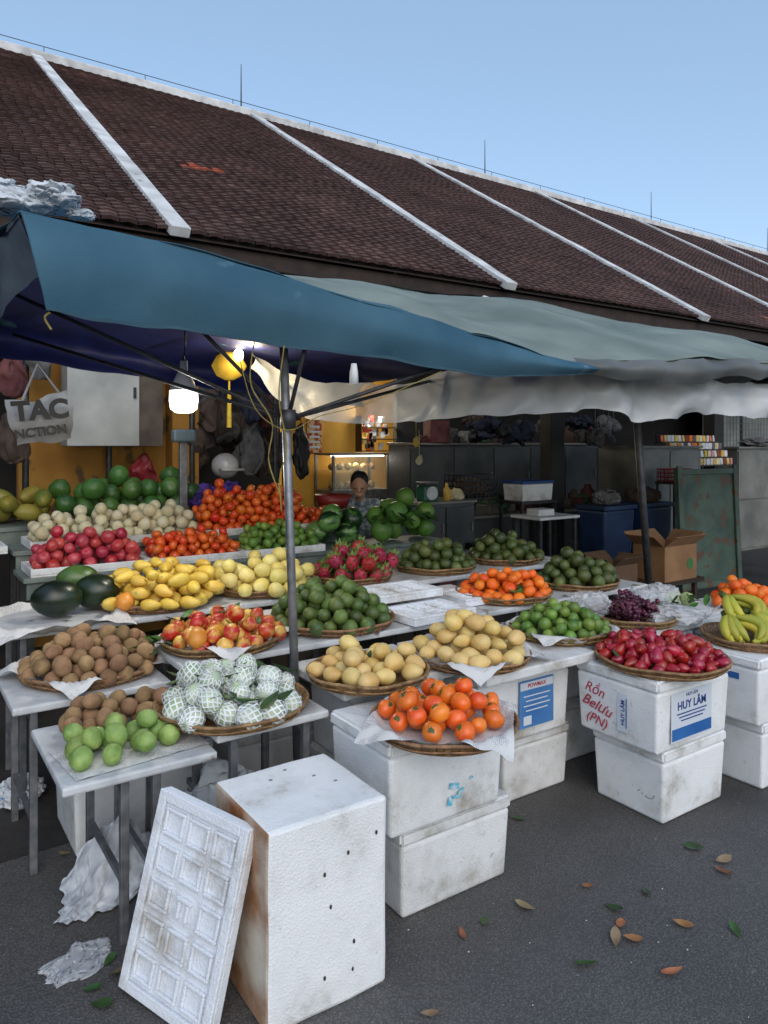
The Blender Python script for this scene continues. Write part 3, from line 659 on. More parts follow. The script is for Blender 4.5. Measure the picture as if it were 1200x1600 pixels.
paper(3.92,2.6,.655,.2,'newspaper sheet under the pale custard apples at the right',.3);heap('custard',5,.042,3.90,2.64,.68,.13,'knobbly pale green custard apple at the right end','fruit',.5)
board(4.22,4.55,2.2,2.7,.64,.04,'foam board at the right edge under the small heap of tangerines')
foam_box(4.22,4.6,2.25,2.65,0,.32,'foam box at the far right edge under the small tangerine heap, lower one',FO2);foam_box(4.22,4.6,2.25,2.65,.32,.32,'foam box at the far right edge under the small tangerine heap, upper one',FO2)
heap('tangerine',30,.036,4.24,2.44,.685,.19,'bright orange tangerine at the right edge behind bananas','fruit',1.1,zf=.0)
def banana_bunch(x,y,z,rz,label,n=9,tilt=0):
    t=thing('banana_bunch',label,'bananas',(x,y,z),rz,'banana bunches at the right edge')
    for i in range(n):
        a=(i/(n-1)-.5)*1.0;row=i%2
        pts=[];rr=[]
        for k in range(9):
            s=k/8;ang=s*1.45
            d=.17*math.sin(ang*.9);hh=.115-.10*(1-math.cos(ang))*1.0-.03*row;sw=.07*math.sin(s*PI)*(1 if a>0 else -.4)
            pts.append(((d+.02)*math.sin(a)+sw,-(d+.02)*math.cos(a)*.9,max(hh,.021)));rr.append(.0225*min(1,.4+2.2*s,.35+2.6*(1-s)))
        bm=B();tube(bm,pts,rr,8);obj('banana',bm,MBA,t,smooth=True)
    bm=B();tube(bm,[(0,.0,.10),(0,.045,.12)],[.024,.014],8);obj('crown',bm,STEM,t,smooth=True)
basket(3.66,2.04,.64,.24,'round basket under the bananas at the right edge')
banana_bunch(3.58,2.12,.655,-.45,'banana bunch at the right edge, the left one of three')
banana_bunch(3.74,2.10,.665,.1,'banana bunch at the right edge, lying in front')
banana_bunch(3.70,2.2,.73,-.3,'banana bunch at the right edge, lying behind and on top',8)
lf=leafmesh(.11,.04,GRN);lfd=leafmesh(.10,.035,GRND)
def leaves(n,x,y,z,r,label,h=.05,s=1):
    for i in range(n):
        a=R(0,6.3);q=r*math.sqrt(R(0,1));o=link('leaf',lf if i%2 else lfd,None,(x+q*math.cos(a),y+q*math.sin(a),z+h*(1-q/r)+R(0,.01)));o.rotation_euler=(R(-.6,.6),R(-.6,.6),R(0,6.3));o.scale=(s,s,s)
        tag(o,label,'leaf',label)
leaves(20,1.12,2.68,.71,.27,'green leaf tucked among the net wrapped fruit',.05,1.1)
leaves(12,3.04,3.2,.80,.24,'green leaf tucked among the orange tangerines',.05,.7)
leaves(14,1.0,3.2,.76,.09,'dark leaf between sapodillas and apples',.03,.9)
leaves(12,3.8,2.48,.72,.15,'green leaf among the custard apples at the right',.06,.9)
leaves(5,2.84,2.36,.72,.12,'green leaf hanging by the lime basket',.03,.7)
leaves(6,1.66,2.5,.73,.18,'green leaf among the pale mangoes behind persimmons',.02,.6)
leaves(10,1.28,3.2,.84,.22,'green leaf lying on the mixed apples',.05,.7)
leaves(8,2.96,2.1,.70,.26,'green leaf tucked among the dark red rose apples',.03,.5)
# ------------------------------------------------------------------ tiered display stand
DG=M('grey_green_board',(82,94,90),(118,128,122),6,.6,.1,30)
t=thing('display_stand','stepped fruit stand of grey boards at the rear left','stand',(0,0,0))
for (x0,x1,y0,y1,z) in((.68,3.85,4.72,5.12,.86),(.68,3.2,5.13,5.55,.97),(.3,2.4,5.56,6.1,1.08)):
    bm=B();box(bm,x0,x1,y0,y1,z-.03,z);obj('shelf_board',bm,DG,t,bevel=.004)
    bm=B();box(bm,x0+.02,x1-.02,y0+.02,y0+.05,z-.13,z-.032);obj('front_rail',bm,DG,t)
    for x in(x0+.05,(x0+x1)/2,x1-.05):
        for y in(y0+.08,y1-.05):
            bm=B();box(bm,x-.02,x+.02,y-.02,y+.02,0,z-.032);obj('leg',bm,DST,t)
def ftray(x0,x1,y0,y1,z,label,tilt=0):
    w,d=x1-x0,y1-y0;bm=B();box(bm,-w/2,w/2,-d/2,d/2,0,.012)
    for q in((-w/2,w/2,-d/2,-d/2+.02),(-w/2,w/2,d/2-.02,d/2),(-w/2,-w/2+.02,-d/2+.021,d/2-.021),(w/2-.02,w/2,-d/2+.021,d/2-.021)): box(bm,*q,.0125,.05)
    return simple('foam_tray',bm,FO,label,'tray',((x0+x1)/2,(y0+y1)/2,z),'foam trays on the stepped stand',bevel=.004)
def theap(kind,N,r,x0,x1,y0,y1,z,label,cat='fruit',slope=1.2,tray=None,cap=9):
    if tray: ftray(x0-.02,x1+.02,y0-.0,y1+.0,z,tray)
    heap(kind,N,r,(x0+x1)/2,(y0+y1)/2,z,0,label,cat,slope,(x1-x0)/2,(y1-y0)/2-.015,cap,zf=.014)
theap('red_apple',80,.041,.74,1.40,4.72,5.1,.86,'pinkish red apple in the left tray of the stepped stand',slope=1.4,tray='foam tray of pinkish red apples, lowest step at the left')
theap('tomato',90,.034,1.44,2.05,4.72,5.1,.86,'small red tomato in the lower tray beside the pinkish apples',slope=1.4,tray='foam tray of small tomatoes on the lowest step')
theap('lime',90,.034,2.09,2.68,4.72,5.1,.86,'bright green lime in the tray on the stepped stand',slope=1.3,tray='foam tray of bright green limes on the lowest step')
theap('white_pear',110,.043,.80,1.92,5.13,5.53,.97,'cream coloured pear on the middle step of the stand',slope=1.4,tray='long foam tray of cream coloured pears, middle step')
theap('tomato',185,.038,1.94,2.85,5.13,5.54,.97,'large red orange tomato in the tall heap on the middle step',slope=2.2,tray='foam tray under the tall heap of large tomatoes')
theap('tomato',34,.035,2.86,3.2,5.13,5.53,.97,'red tomato in the small heap right of the tall tomato heap')
theap('gourd',28,.085,1.0,2.15,5.58,6.1,1.08,'round dark green gourd on the top step of the stand',slope=1.4)
theap('papaya',14,.075,.35,1.05,5.58,6.1,1.08,'yellow green papaya at the left end of the top step',slope=1.3)
theap('striped_watermelon',10,.092,2.70,3.18,4.74,5.12,.86,'striped green watermelon on the stand near the metal pole',cat='watermelon',slope=1.7)
theap('pomelo',17,.085,3.2,3.86,4.74,5.14,.86,'round green pomelo at the right end of the stand',slope=1.8)
leaves(34,3.5,4.95,1.02,.3,'long green leaf among the round green pomelos',.12,1.7)
ftray(.3,.66,5.2,5.5,.95,'foam tray lying crosswise at the left end of the stand')
# ------------------------------------------------------------------ blue canopy
TEAL=M('teal_canvas',(52,86,106),(70,104,122),2.2,.9,.25,220,spots=((84,116,132),5,.66),spec=.1);ROY=M('royal_blue_tarp',(14,22,74),(22,34,96),5,.6,.2,30)
um=thing('market_umbrella','large market umbrella with teal blue canvas, grey pole and ribs','umbrella',(0,0,0))
def D_(px,py,d):
    r=ray(px,py);return Vector((0,0,H))+r*d
up_px=[(30,328,2.55),(180,362,2.65),(350,402,2.8),(500,449,3.0),(630,487,3.25),(780,533,3.6),(925,573,4.0)]
lo_px=[(72,489,2.55),(190,508,2.65),(330,522,2.8),(480,545,3.0),(610,562,3.25),(760,588,3.6),(928,584,4.0)]
upp=[D_(*q) for q in up_px];lop=[D_(*q) for q in lo_px]
mid=[(a+b)/2+Vector((.0,-.04,0)) for a,b in zip(upp,lop)]
def vf(a,b): return Vector((0,-.016*math.sin(a*9+b)*b-.006*math.sin(a*31+b*3)*b,.003*math.sin(a*50)*b))
bm=sheet([upp,mid,lop],110,18,.014,3,2,vf)
o=obj('valance',bm,TEAL,um,smooth=True);s=o.modifiers.new('s','SOLIDIFY');s.thickness=.003
seam=sheet([[p+Vector((0,-.006,.0)) for p in lop],[p+Vector((0,-.008,.012)) for p in lop]],110,2,.014,3,2,lambda a,b:vf(a,1))
o=obj('hem',seam,M('teal_hem',(42,72,90),(56,88,104),6,.9,.2,200),um,smooth=True)
back=[Vector((p.x-.15,p.y+2.0,2.13+.25*(1-i/6))) for i,p in enumerate(upp)]
midb=[(a+b)/2+Vector((0,0,.04)) for a,b in zip(upp,back)]
o=obj('canopy_top',sheet([upp,midb,back],70,30,.02,2.5,5),TEAL,um,smooth=True);s=o.modifiers.new('s','SOLIDIFY');s.thickness=.003
dn=Vector((0,.02,-.03))
o=obj('lining',sheet([[p+dn for p in upp],[p+dn for p in midb],[p+dn for p in back],[p+dn+Vector((0,.02,-.16)) for p in back]],70,36,.025,3,8),ROY,um,smooth=True)
lft=[Vector((upp[0].x,upp[0].y,upp[0].z-.005)),(upp[0]+back[0])/2,back[0]]
o=obj('side_valance',sheet([[v.copy() for v in lft],[v+Vector((.05,0,-.12)) for v in lft],[v+Vector((.08,0,-.2-.04*i)) for i,v in enumerate(lft)]],40,10,.02,4,4),M('grey_canvas',(60,72,84),(90,102,112),3,.85,.2,60),um,smooth=True)  # side piece in a greyer blue than the front
pb=PZ(460,1040,.70);pt=D_(443,535,3.12)
pd=(pt-pb);base_=pb-pd*(.70/pd.z)
bm=B();tube(bm,[base_,pt+pd*.12],.019,14);obj('pole',bm,STEEL,um,smooth=True)
hub=D_(450,655,3.12)
bm=B();tube(bm,[hub-Vector((0,0,.04)),hub+Vector((0,0,.04))],.033,12);obj('hub',bm,DST,um,smooth=True)
tips=[upp[1]+dn,upp[3]+dn,upp[5]+dn,midb[0]+dn,midb[6]+dn,back[1]+dn,back[3]+dn,back[5]+dn]
for q in tips:
    bm=B();tube(bm,[hub,hub.lerp(q,.92)],.009,8);obj('rib',bm,DST,um,smooth=True)
bm=B();box(bm,-.05,.05,-.09,.09,0,.05);obj('base_plate',bm,DST,um,(base_.x-.02,base_.y,0),bevel=.01)
ROP=M('yellow_rope',(150,136,70),(120,106,50),30,.85)
def rope(pts,label,r=.004,mat=ROP,name='rope',cat='rope',n=30):
    bm=B();o0=Vector(pts[0]);tube(bm,[p-o0 for p in spl(pts,n)],r,6);return simple(name,bm,mat,label,cat,o0,smooth=True)
rope([D_(398,530,2.95),D_(392,600,2.95),D_(425,660,3.0),D_(420,720,3.0),D_(440,780,3.0)],'yellow rope hanging left of the grey pole',.003)
rope([D_(374,560,2.95),D_(400,640,2.98),D_(450,672,2.98),D_(500,650,3.0),D_(575,630,3.2),D_(690,580,3.4)],'thin yellow string looping past the pole under the canopy',.002)
rope([D_(444,540,2.9),D_(436,620,2.93),D_(448,700,2.95),D_(437,745,2.95),D_(440,800,2.95)],'yellow rope knotted along the grey pole',.003)
rope([D_(78,488,2.55),D_(70,497,2.55),D_(80,515,2.55)],'short cream tie dangling from the canopy hem',.004)
bm=B();tube(bm,[(0,0,0),(0,0,-.04),(0,0,-.09)],[.012,.018,.02],8);simple('plastic_bottle',bm,WHT,'small white bottle dangling under the blue canopy','bottle',D_(553,568,3.15),smooth=True)
BAGW=M('white_sack',(175,182,190),(214,220,226),9,.6,.3,30,spots=((60,110,170),14,.68))
for i,(px,py,d,s) in enumerate(((20,320,2.75,.13),(78,314,2.8,.12),(125,330,2.85,.05))):
    q=D_(px,py,d);plastic(q.x,q.y,q.z-.03,s,s*.8,s*.42,('white cloth bag on the canopy top at the far left','white plastic bag on top of the blue canopy, second from left','small white bag end trailing on the blue canopy')[i],30+i*5,BAGW,.4)
# ------------------------------------------------------------------ grey canopy
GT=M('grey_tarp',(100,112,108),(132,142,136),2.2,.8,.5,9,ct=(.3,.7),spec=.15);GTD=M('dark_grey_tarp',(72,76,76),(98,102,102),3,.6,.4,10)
gc=thing('grey_awning','weathered grey green tarpaulin awning with darker hanging front','awning',(0,0,0))
us=[1.95,2.5,3.1,3.7,4.6,5.8,7.5,9.5]
fr=[(3.2,2.34),(2.95,2.24),(2.74,2.12),(2.62,2.13),(2.6,2.2),(2.6,2.24),(2.62,2.2),(2.65,2.2)]
fr=[Vector((u,a,b)) for u,(a,b) in zip(us,fr)]
bkz=[2.84,2.84,2.84,2.88,2.9,2.82,2.76,2.74]
bk=[Vector((u,4.6,z_-.03*(i%2))) for i,(u,z_) in enumerate(zip(us,bkz))]
mdv=[a.lerp(b,.5)+Vector((0,0,.03+(.03 if i%2 else -.03))) for i,(a,b) in enumerate(zip(fr,bk))]
o=obj('awning_cloth',sheet([fr,mdv,bk],120,30,.03,2.0,3,lambda a,b:Vector((0,0,.010*math.sin(a*40+b*4)*(1-b)+.010*math.sin(a*17-b*9)))),GT,gc,smooth=True);s=o.modifiers.new('s','SOLIDIFY');s.thickness=.003
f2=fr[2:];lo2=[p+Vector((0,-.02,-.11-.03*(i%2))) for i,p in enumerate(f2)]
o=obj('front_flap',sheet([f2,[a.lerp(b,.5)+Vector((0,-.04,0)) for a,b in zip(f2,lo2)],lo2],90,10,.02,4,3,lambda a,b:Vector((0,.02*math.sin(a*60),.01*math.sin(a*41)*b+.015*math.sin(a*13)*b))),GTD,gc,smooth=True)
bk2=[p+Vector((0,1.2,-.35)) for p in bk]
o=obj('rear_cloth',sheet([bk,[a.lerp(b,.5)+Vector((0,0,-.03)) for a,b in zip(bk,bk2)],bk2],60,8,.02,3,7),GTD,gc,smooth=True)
ra,rb_=PV(762,468,4.55),PV(818,484,4.55);bm=B();tube(bm,[ra,rb_],.02,10);obj('ridge_pipe',bm,STEEL,gc,smooth=True)
bm=B();tube(bm,[ra+(ra-rb_).normalized()*.05,ra+(ra-rb_).normalized()*.001],.024,10);obj('pipe_cap',bm,WHT,gc,smooth=True)
bm=B();p0=PV(1014,915,3.4);p1=PV(994,640,3.3);dd=(p1-p0);g0=p0-dd*(p0.z/dd.z);tube(bm,[g0,p1+dd*.3],.027,12);obj('pole',bm,DST,gc,smooth=True)
PS=M('milky_plastic_sheet',(205,210,214),(235,238,241),3,.3,.6,10,alpha=.6)
pxs=[392,450,520,600,660,720,800,880,950,1000,1060,1130,1200,1290]
yt=[548,585,598,600,592,575,572,572,575,588,590,598,600,600];yb=[575,636,658,664,656,650,648,642,645,660,650,648,652,645]
vv=[4.3,4.1,3.9,3.7,3.5,3.3,3.15,3.0,2.9,2.85,2.8,2.75,2.7,2.7]
top=[PV(a,b,v) for a,b,v in zip(pxs,yt,vv)];bot=[PV(a,b,v-.05) for a,b,v in zip(pxs,yb,vv)]
md=[a.lerp(b,.5)+Vector((0,.05*(1 if i%2 else -1)-.02,0)) for i,(a,b) in enumerate(zip(top,bot))]
bm=sheet([top,md,bot],170,20,.022,6,6,lambda a,b:Vector((0,.012*math.sin(a*50+b*4)+.010*math.sin(a*120+b*2),.008*math.sin(a*33)*b)))
o=tag(obj('plastic_sheet',bm,PS,smooth=True),'milky translucent plastic sheet sagging beneath both awnings','sheet')
# ------------------------------------------------------------------ lamps
BULB=M('lit_bulb',(1,1,1),None,5,emit=6)
q=PV(287,592,3.6);t=thing('led_bulb','large lit white bulb hanging under the blue canopy','lamp',q)
bm=B();rev(bm,[(0,-.17),(.04,-.168),(.064,-.15),(.07,-.11),(.068,-.06)],20);obj('diffuser',bm,BULB,t,smooth=True)
bm=B();rev(bm,[(.068,-.06),(.06,-.035),(.03,.03),(.02,.04),(.018,.09),(0,.09)],20);obj('housing',bm,WHT,t,smooth=True)
bm=B();tube(bm,[(0,0,.09),(.01,0,.2),(-.01,0,.42)],.005,6);obj('cord',bm,BLK,t,smooth=True)
def lamp(loc,e,c,r=.05,name='lamp_glow'):
    l=D.lights.new(name,'POINT');l.energy=e;l.color=c;l.shadow_soft_size=r;return link(name,l,None,loc)
lamp((q.x,q.y-.02,q.z-.26),16,(1,.95,.85),.06)
q=PV(358,572,4.3);YL=M('yellow_lantern_silk',(150,118,26),(180,150,50),9,.7,emit=.4)
t=thing('paper_lantern','glowing yellow lantern with a tassel left of the pole','lantern',q)
bm=B();rev(bm,[(0.03,-.085),(.08,-.06),(.112,0),(.08,.06),(.03,.085)],16,f=lambda k,n:1-.04*(k%2));obj('shade',bm,YL,t,smooth=True)
bm=B();tube(bm,[(0,0,-.085),(0,0,-.16)],.006,6);tube(bm,[(0,0,-.16),(0,0,-.2),(0,0,-.38)],[.010,.013,.016],8);obj('tassel',bm,M('tassel_yellow',(150,130,40),(180,160,60),30,.8),t)
bm=B();tube(bm,[(0,0,.085),(0,0,.4)],.004,6);obj('cord',bm,BLK,t)
bm=B();ell(bm,(.02,-.1,.06),(.03,.03,.04));obj('bulb',bm,M('warm_bulb',(1,.9,.6),None,5,emit=14),t,smooth=True)
lamp((q.x,q.y-.3,q.z+.02),8,(1,.8,.45),.05)
# ------------------------------------------------------------------ interior left
def block(name,px0,px1,py0,py1,v,dep,mat,label,cat,group=None,bev=.006,z0=None):
    a=PV(px0,py1,v);b=PV(px1,py1,v);m=PV((px0+px1)/2,py1,v);tp=PV((px0+px1)/2,py0,v)
    w=b.x-a.x;zb=m.z if z0 is None else z0;h=tp.z-zb;bm=B();box(bm,-w/2,w/2,0,dep,0,h)
    return simple(name,bm,mat,label,cat,((a.x+b.x)/2,v,zb),group,bevel=bev),w,h
PANEL=M('chalky_panel',(150,154,152),(180,184,182),3,.7,.15,20)
o,w,h=block('wall_cabinet',105,218,527,697,6.1,.25,PANEL,'pale grey wall cabinet with a small lock at the left','cabinet')
bm=B();box(bm,w/2-.05,w/2-.03,-.02,-.001,h*.45,h*.55);obj('lock',bm,DST,o)
bm=B();box(bm,w/2+.001,w/2+.2,.02,.06,0,h);obj('side_door',bm,M('cabinet_edge',(70,62,56),(92,82,72),10),o)
CLO=M('shaded_white_tote',(130,132,134),(160,162,164),6,.8,.3,20)  # white bag, its shade put into this grey colour
q=PV(66,655,5.3);t=thing('tote_bag','crumpled printed bag with black letters hanging at the left','bag',q)
bm=sheet([[(-.22,0,.13),(-.08,-.04,.11),(.04,-.02,.17),(.15,0,.2)],[(-.21,-.06,0),(-.05,-.07,0),(.05,-.07,0),(.17,-.05,.02)],[(-.17,0,-.18),(-.03,-.03,-.15),(.08,-.02,-.17),(.17,0,-.12)]],36,24,.03,6,2)
obj('bag_body',bm,CLO,t,smooth=True);bm=B();tube(bm,[(-.12,0,.12),(-.03,.0,.36),(.1,0,.18)],.01,6);obj('handle',bm,CLO,t)
text('TAC',.17,BLK,t,(-.02,-.105,.0),(PI/2,-.1,.0),off=.008);text('NCTION',.08,BLK,t,(-.02,-.105,-.11),(PI/2,-.14,0),off=.003)
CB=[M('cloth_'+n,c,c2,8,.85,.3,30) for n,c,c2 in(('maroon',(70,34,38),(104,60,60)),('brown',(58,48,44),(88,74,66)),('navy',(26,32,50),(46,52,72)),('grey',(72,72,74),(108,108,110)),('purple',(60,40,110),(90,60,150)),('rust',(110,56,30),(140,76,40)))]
def hang(px,py,v,w,h,mat,label,seed,group=None):
    q=PV(px,py,v);bm=B();bmesh.ops.create_icosphere(bm,subdivisions=4,radius=1)
    for vv_ in bm.verts:
        c=vv_.co;k=(1-c.z)/2;c.x*=w*(.45+.6*k);c.y*=w*.5*(.45+.6*k);c.z*=h;n_=noise.noise_vector(c*9+Vector((seed,0,0)))+noise.noise_vector(Vector((c.x*40,c.y*40,c.z*8)))*.45;vv_.co=c+n_*w*.35
    tube(bm,[(0,0,h*.9),(0,0,h+.25)],.004,5)
    return simple('hanging_bag',bm,mat,label,'bag',q,group,smooth=True)
hang(18,575,5.6,.13,.2,CB[0],'maroon bag hanging at the far left edge',1)
hang(60,560,6.2,.12,.16,CB[3],'grey bag hanging between the maroon bag and cabinet',2)
hang(20,680,6.0,.14,.22,CB[1],'brown bag hanging low at the far left',3)
hang(228,570,6.3,.1,.2,CB[5],'rust coloured bag hanging right of the pale cabinet',4)
hang(335,640,6.2,.16,.24,CB[1],'brown cloth bag hanging behind the lit bulb',5)
hang(395,700,6.4,.15,.25,CB[3],'grey plastic bag hanging behind the yellow ropes',6)
hang(470,705,6.6,.12,.28,BLK,'black bag hanging just right of the grey pole',7)
hang(300,700,6.4,.17,.22,CB[1],'round brown sack hanging left of the helmet',8)
hang(225,735,6.25,.13,.14,M('red_bag',(110,26,34),(136,40,46),9,.5,.2,30),'dark red bag above the green gourds',9)
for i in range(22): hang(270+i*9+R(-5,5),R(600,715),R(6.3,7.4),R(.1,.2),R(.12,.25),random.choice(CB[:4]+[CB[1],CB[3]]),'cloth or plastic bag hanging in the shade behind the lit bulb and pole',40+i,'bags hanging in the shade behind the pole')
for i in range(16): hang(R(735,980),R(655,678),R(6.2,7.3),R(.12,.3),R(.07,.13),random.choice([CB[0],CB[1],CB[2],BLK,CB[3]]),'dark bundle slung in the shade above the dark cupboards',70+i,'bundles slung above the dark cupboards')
q=PV(352,728,6.2);bm=B();ell(bm,(0,0,.0),(.12,.14,.115),20,14);box(bm,-.1,.1,-.19,-.1,-.04,-.02)
simple('helmet',bm,M('helmet_white',(170,170,170),(190,190,190),5,.3,coat=.4),'white open motorcycle helmet among the hanging bags','helmet',q,smooth=True)
for i,(px,py,s) in enumerate(((318,782,.1),(362,768,.08))):
    q=PV(px,py,5.75);plastic(q.x,q.y,q.z-.05,s*1.3,s,s,('purple crinkled bag left behind the tall tomato heap','purple crinkled bag right behind the tall tomato heap')[i],50+i*7,CB[4],.4)
q=PV(286,765,5.62);t=thing('weighing_scale','grey digital scale on a post beside the gourds','scale',(q.x,q.y,1.08))
z=1.66-1.08;bm=B();box(bm,-.03,.03,-.02,.02,0,z);obj('post',bm,STEEL,t,bevel=.004)
bm=B();box(bm,-.09,.09,-.05,.03,z,z+.1);obj('display',bm,M('scale_grey',(90,110,120),(110,130,140),6,.4),t,bevel=.02)
for i in range(4):
    q=PV(40+i*130,500,6.3);bm=B()
    tube(bm,[(0,0,0),(0,0,3.0)],.025,8);simple('shelf_post',bm,DST,('first','second','third','fourth')[i]+' dark metal post from the left inside the hall','post',(q.x,q.y,0),smooth=True)
# ------------------------------------------------------------------ woman
SK=M('skin',(176,128,100),(196,150,120),8,.55,.05,60,sub=.1);HAIR=M('black_hair',(14,11,10),(30,24,22),60,.45,.4,120,stretch=(1,1,.1))
SH=M('patterned_shirt',(106,118,124),(172,180,180),24,.8,.2,60,ct=(.47,.53))
q=PV(562,758,5.9);wp=thing('person','seated woman in a greyish patterned shirt looking down behind the stall','person',(q.x,q.y,0),math.radians(-35))
hz=q.z
def caps(bm,a,b,r0,r1,n=14):
    a,b=Vector(a),Vector(b);tube(bm,[a,b],[r0,r1],n);ell(bm,a,(r0,)*3,12,8);ell(bm,b,(r1,)*3,12,8)
bm=B();rx=Matrix.Rotation(math.radians(20),3,'X');ty=hz+.055
def hd(x,y,z): return tuple(Vector((0,-.07,hz))+rx@Vector((x,y,z)))
ell(bm,hd(0,0,.01),(.075,.092,.105),20,14,rx);ell(bm,hd(0,-.02,-.06),(.056,.068,.055),16,10,rx)
tube(bm,[hd(0,-.088,.02),hd(0,-.108,-.02)],[.007,.014],8);ell(bm,hd(0,-.085,-.062),(.024,.012,.008),10,6,rx)
for s_ in(-1,1): ell(bm,hd(.078*s_,.01,-.01),(.012,.022,.032),10,8,rx)
caps(bm,(0,.03,ty-.24),hd(0,.02,-.05),.05,.046)
ell(bm,(0,.06,ty-.42),(.16,.1,.2),18,12);ell(bm,(0,.08,ty-.66),(.15,.11,.18),18,12)
for s_ in(-1,1):
    sh=(.165*s_,.04,ty-.25);el=(.21*s_,-.04,ty-.52);wr=(.08*s_,-.26,ty-.58)
    caps(bm,sh,el,.05,.04);caps(bm,el,wr,.038,.026);pal=Vector(wr)+Vector((-.02*s_,-.05,-.01));ell(bm,pal,(.036,.045,.018))
    for f_ in range(4):
        b_=pal+Vector((-.027*s_+.018*f_*s_,-.035,0));tube(bm,[b_,b_+Vector((0,-.03,-.008)),b_+Vector((0,-.052+.006*abs(f_-1.5),-.026))],[.0095,.009,.0075],8)
    tube(bm,[pal+Vector((-.03*s_,.0,0)),pal+Vector((-.055*s_,-.035,-.012))],[.011,.008],8)
    caps(bm,(.09*s_,.06,ty-.78),(.11*s_,-.34,ty-.76),.085,.06);caps(bm,(.11*s_,-.34,ty-.76),(.11*s_,-.3,.08),.055,.035);caps(bm,(.11*s_,-.3,.05),(.12*s_,-.44,.035),.04,.03)
o=obj('body',bm,SK,wp,smooth=True);r_=o.modifiers.new('r','REMESH');r_.mode='VOXEL';r_.voxel_size=.007;r_.use_smooth_shade=True
bm=B();ell(bm,(0,.06,ty-.42),(.178,.118,.215),18,12);ell(bm,(0,.08,ty-.66),(.17,.13,.2),18,12)
for s_ in(-1,1): caps(bm,(.165*s_,.04,ty-.25),(.205*s_,-.02,ty-.46),.062,.056)
caps(bm,(-.15,.04,ty-.24),(.15,.04,ty-.24),.058,.058);caps(bm,(0,.045,ty-.26),(0,.02,ty-.19),.075,.06)
o=obj('shirt',bm,SH,wp,smooth=True);r_=o.modifiers.new('r','REMESH');r_.mode='VOXEL';r_.voxel_size=.01;r_.use_smooth_shade=True
bm=B()
for s_ in(-1,1): caps(bm,(.09*s_,.06,ty-.78),(.11*s_,-.34,ty-.76),.1,.075);caps(bm,(.11*s_,-.34,ty-.76),(.11*s_,-.3,.12),.07,.05)
o=obj('trousers',bm,CB[2],wp,smooth=True);r_=o.modifiers.new('r','REMESH');r_.mode='VOXEL';r_.voxel_size=.012;r_.use_smooth_shade=True
bm=B();ell(bm,hd(0,.028,.042),(.086,.095,.098),18,12,rx);ell(bm,hd(0,.07,-.03),(.07,.055,.09),14,10,rx);ell(bm,hd(0,.10,.09),(.038,.038,.034),12,8,rx)
o=obj('hair',bm,HAIR,wp,smooth=True);r_=o.modifiers.new('r','REMESH');r_.mode='VOXEL';r_.voxel_size=.008;r_.use_smooth_shade=True
for s_ in(-1,1):
    bm=B();ell(bm,hd(.03*s_,-.086,.008),(.013,.006,.005),10,6,rx);obj('eye',bm,BLK,wp,smooth=True)
t=thing('stool','low plastic stool under the seated woman','stool',(q.x+.05,q.y+.07,0))
sz=ty-.86;bm=B();box(bm,-.16,.16,-.16,.16,sz-.03,sz);obj('seat',bm,CB[2],t,bevel=.01)
for a in(-1,1):
    for b in(-1,1): bm=B();box(bm,a*.13-.015,a*.13+.015,b*.13-.015,b*.13+.015,0,sz-.03);obj('leg',bm,CB[2],t)
# ------------------------------------------------------------------ lit shop behind
lamp(PV(545,640,9.8),95,(1,.85,.55),.12,'shop_and_fill_lamp');lamp(PV(590,640,8.8),34,(1,.92,.75),.1,'shop_and_fill_lamp');lamp(PV(575,640,7.0),12,(1,.85,.62),.1,'shop_and_fill_lamp')  # last one is an added fill light for the seated woman
GL=M('glass',(210,225,220),None,5,.05,alpha=.2)
a=PV(520,765,8.4);b=PV(608,765,8.4);tz=PV(565,708,8.4).z;w=b.x-a.x;zb=PV(565,765,8.4).z
t=thing('glass_case','lit glass food display case behind the seated woman','display case',((a.x+b.x)/2,8.4,0))
bm=B();box(bm,-w/2,w/2,0,.5,0,zb);obj('base_cabinet',bm,STEEL,t,bevel=.01)
for sx in(-1,1):
    for sy in(0,1): bm=B();x=sx*(w/2-.015);y=.015+sy*.47;box(bm,x-.015,x+.015,y-.015,y+.015,zb+.002,tz-.03);obj('frame_post',bm,STEEL,t)
bm=B();box(bm,-w/2,w/2,0,.5,tz-.028,tz);obj('top_panel',bm,STEEL,t)
bm=B();box(bm,-w/2+.03,w/2-.03,.08,.11,tz-.05,tz-.03);obj('light_tube',bm,M('tube_light',(1,.97,.9),None,5,emit=5),t)
bm=B();box(bm,-w/2+.032,w/2-.032,.005,.01,zb+.003,tz-.031);obj('glass_pane',bm,GL,t)
bm=B();box(bm,-w/2+.04,w/2-.04,.06,.46,(zb+tz)/2,(zb+tz)/2+.01);obj('shelf',bm,GL,t)
lamp(((a.x+b.x)/2,8.6,tz-.08),4,(1,.95,.85),.05,'case_lamp')
FD=M('cooked_food',(150,90,40),(210,180,120),20,.6,rnd=.3)
for i in range(12):
    for zz in(zb+.004,(zb+tz)/2+.012):
        bm=B();ell(bm,(0,0,.05),(.05,.06,.05),10,8);simple('food_portion',bm,FD,'portion of food inside the lit glass case','food',((a.x+b.x)/2-w/2+.1+(w-.2)*i/11,8.6+.1*(i%2),zz),'food in the glass case',smooth=True)
for i in range(30):
    px,py=R(568,604),R(655,700);qq=PV(px,py,8.9);bm=B();box(bm,-.035,.035,-.02,.02,-.05,.05);simple('snack_packet',bm,random.choice((CB[5],MYM,WHT,MTO,CB[3])),'small packet on the lit shelves of the shop behind','packet',qq,'packets on the shop shelves',bevel=.008)
a=PV(565,704,8.86);bm=B()
for zz in(0,.17,.34): box(bm,0,.62,-.05,.12,zz-.015,zz)
box(bm,-.01,.0,-.05,.12,-.02,.5);simple('wall_shelf',bm,WOOD,'dark shelf of packets above the glass case','shelf',(a.x,8.9,a.z))
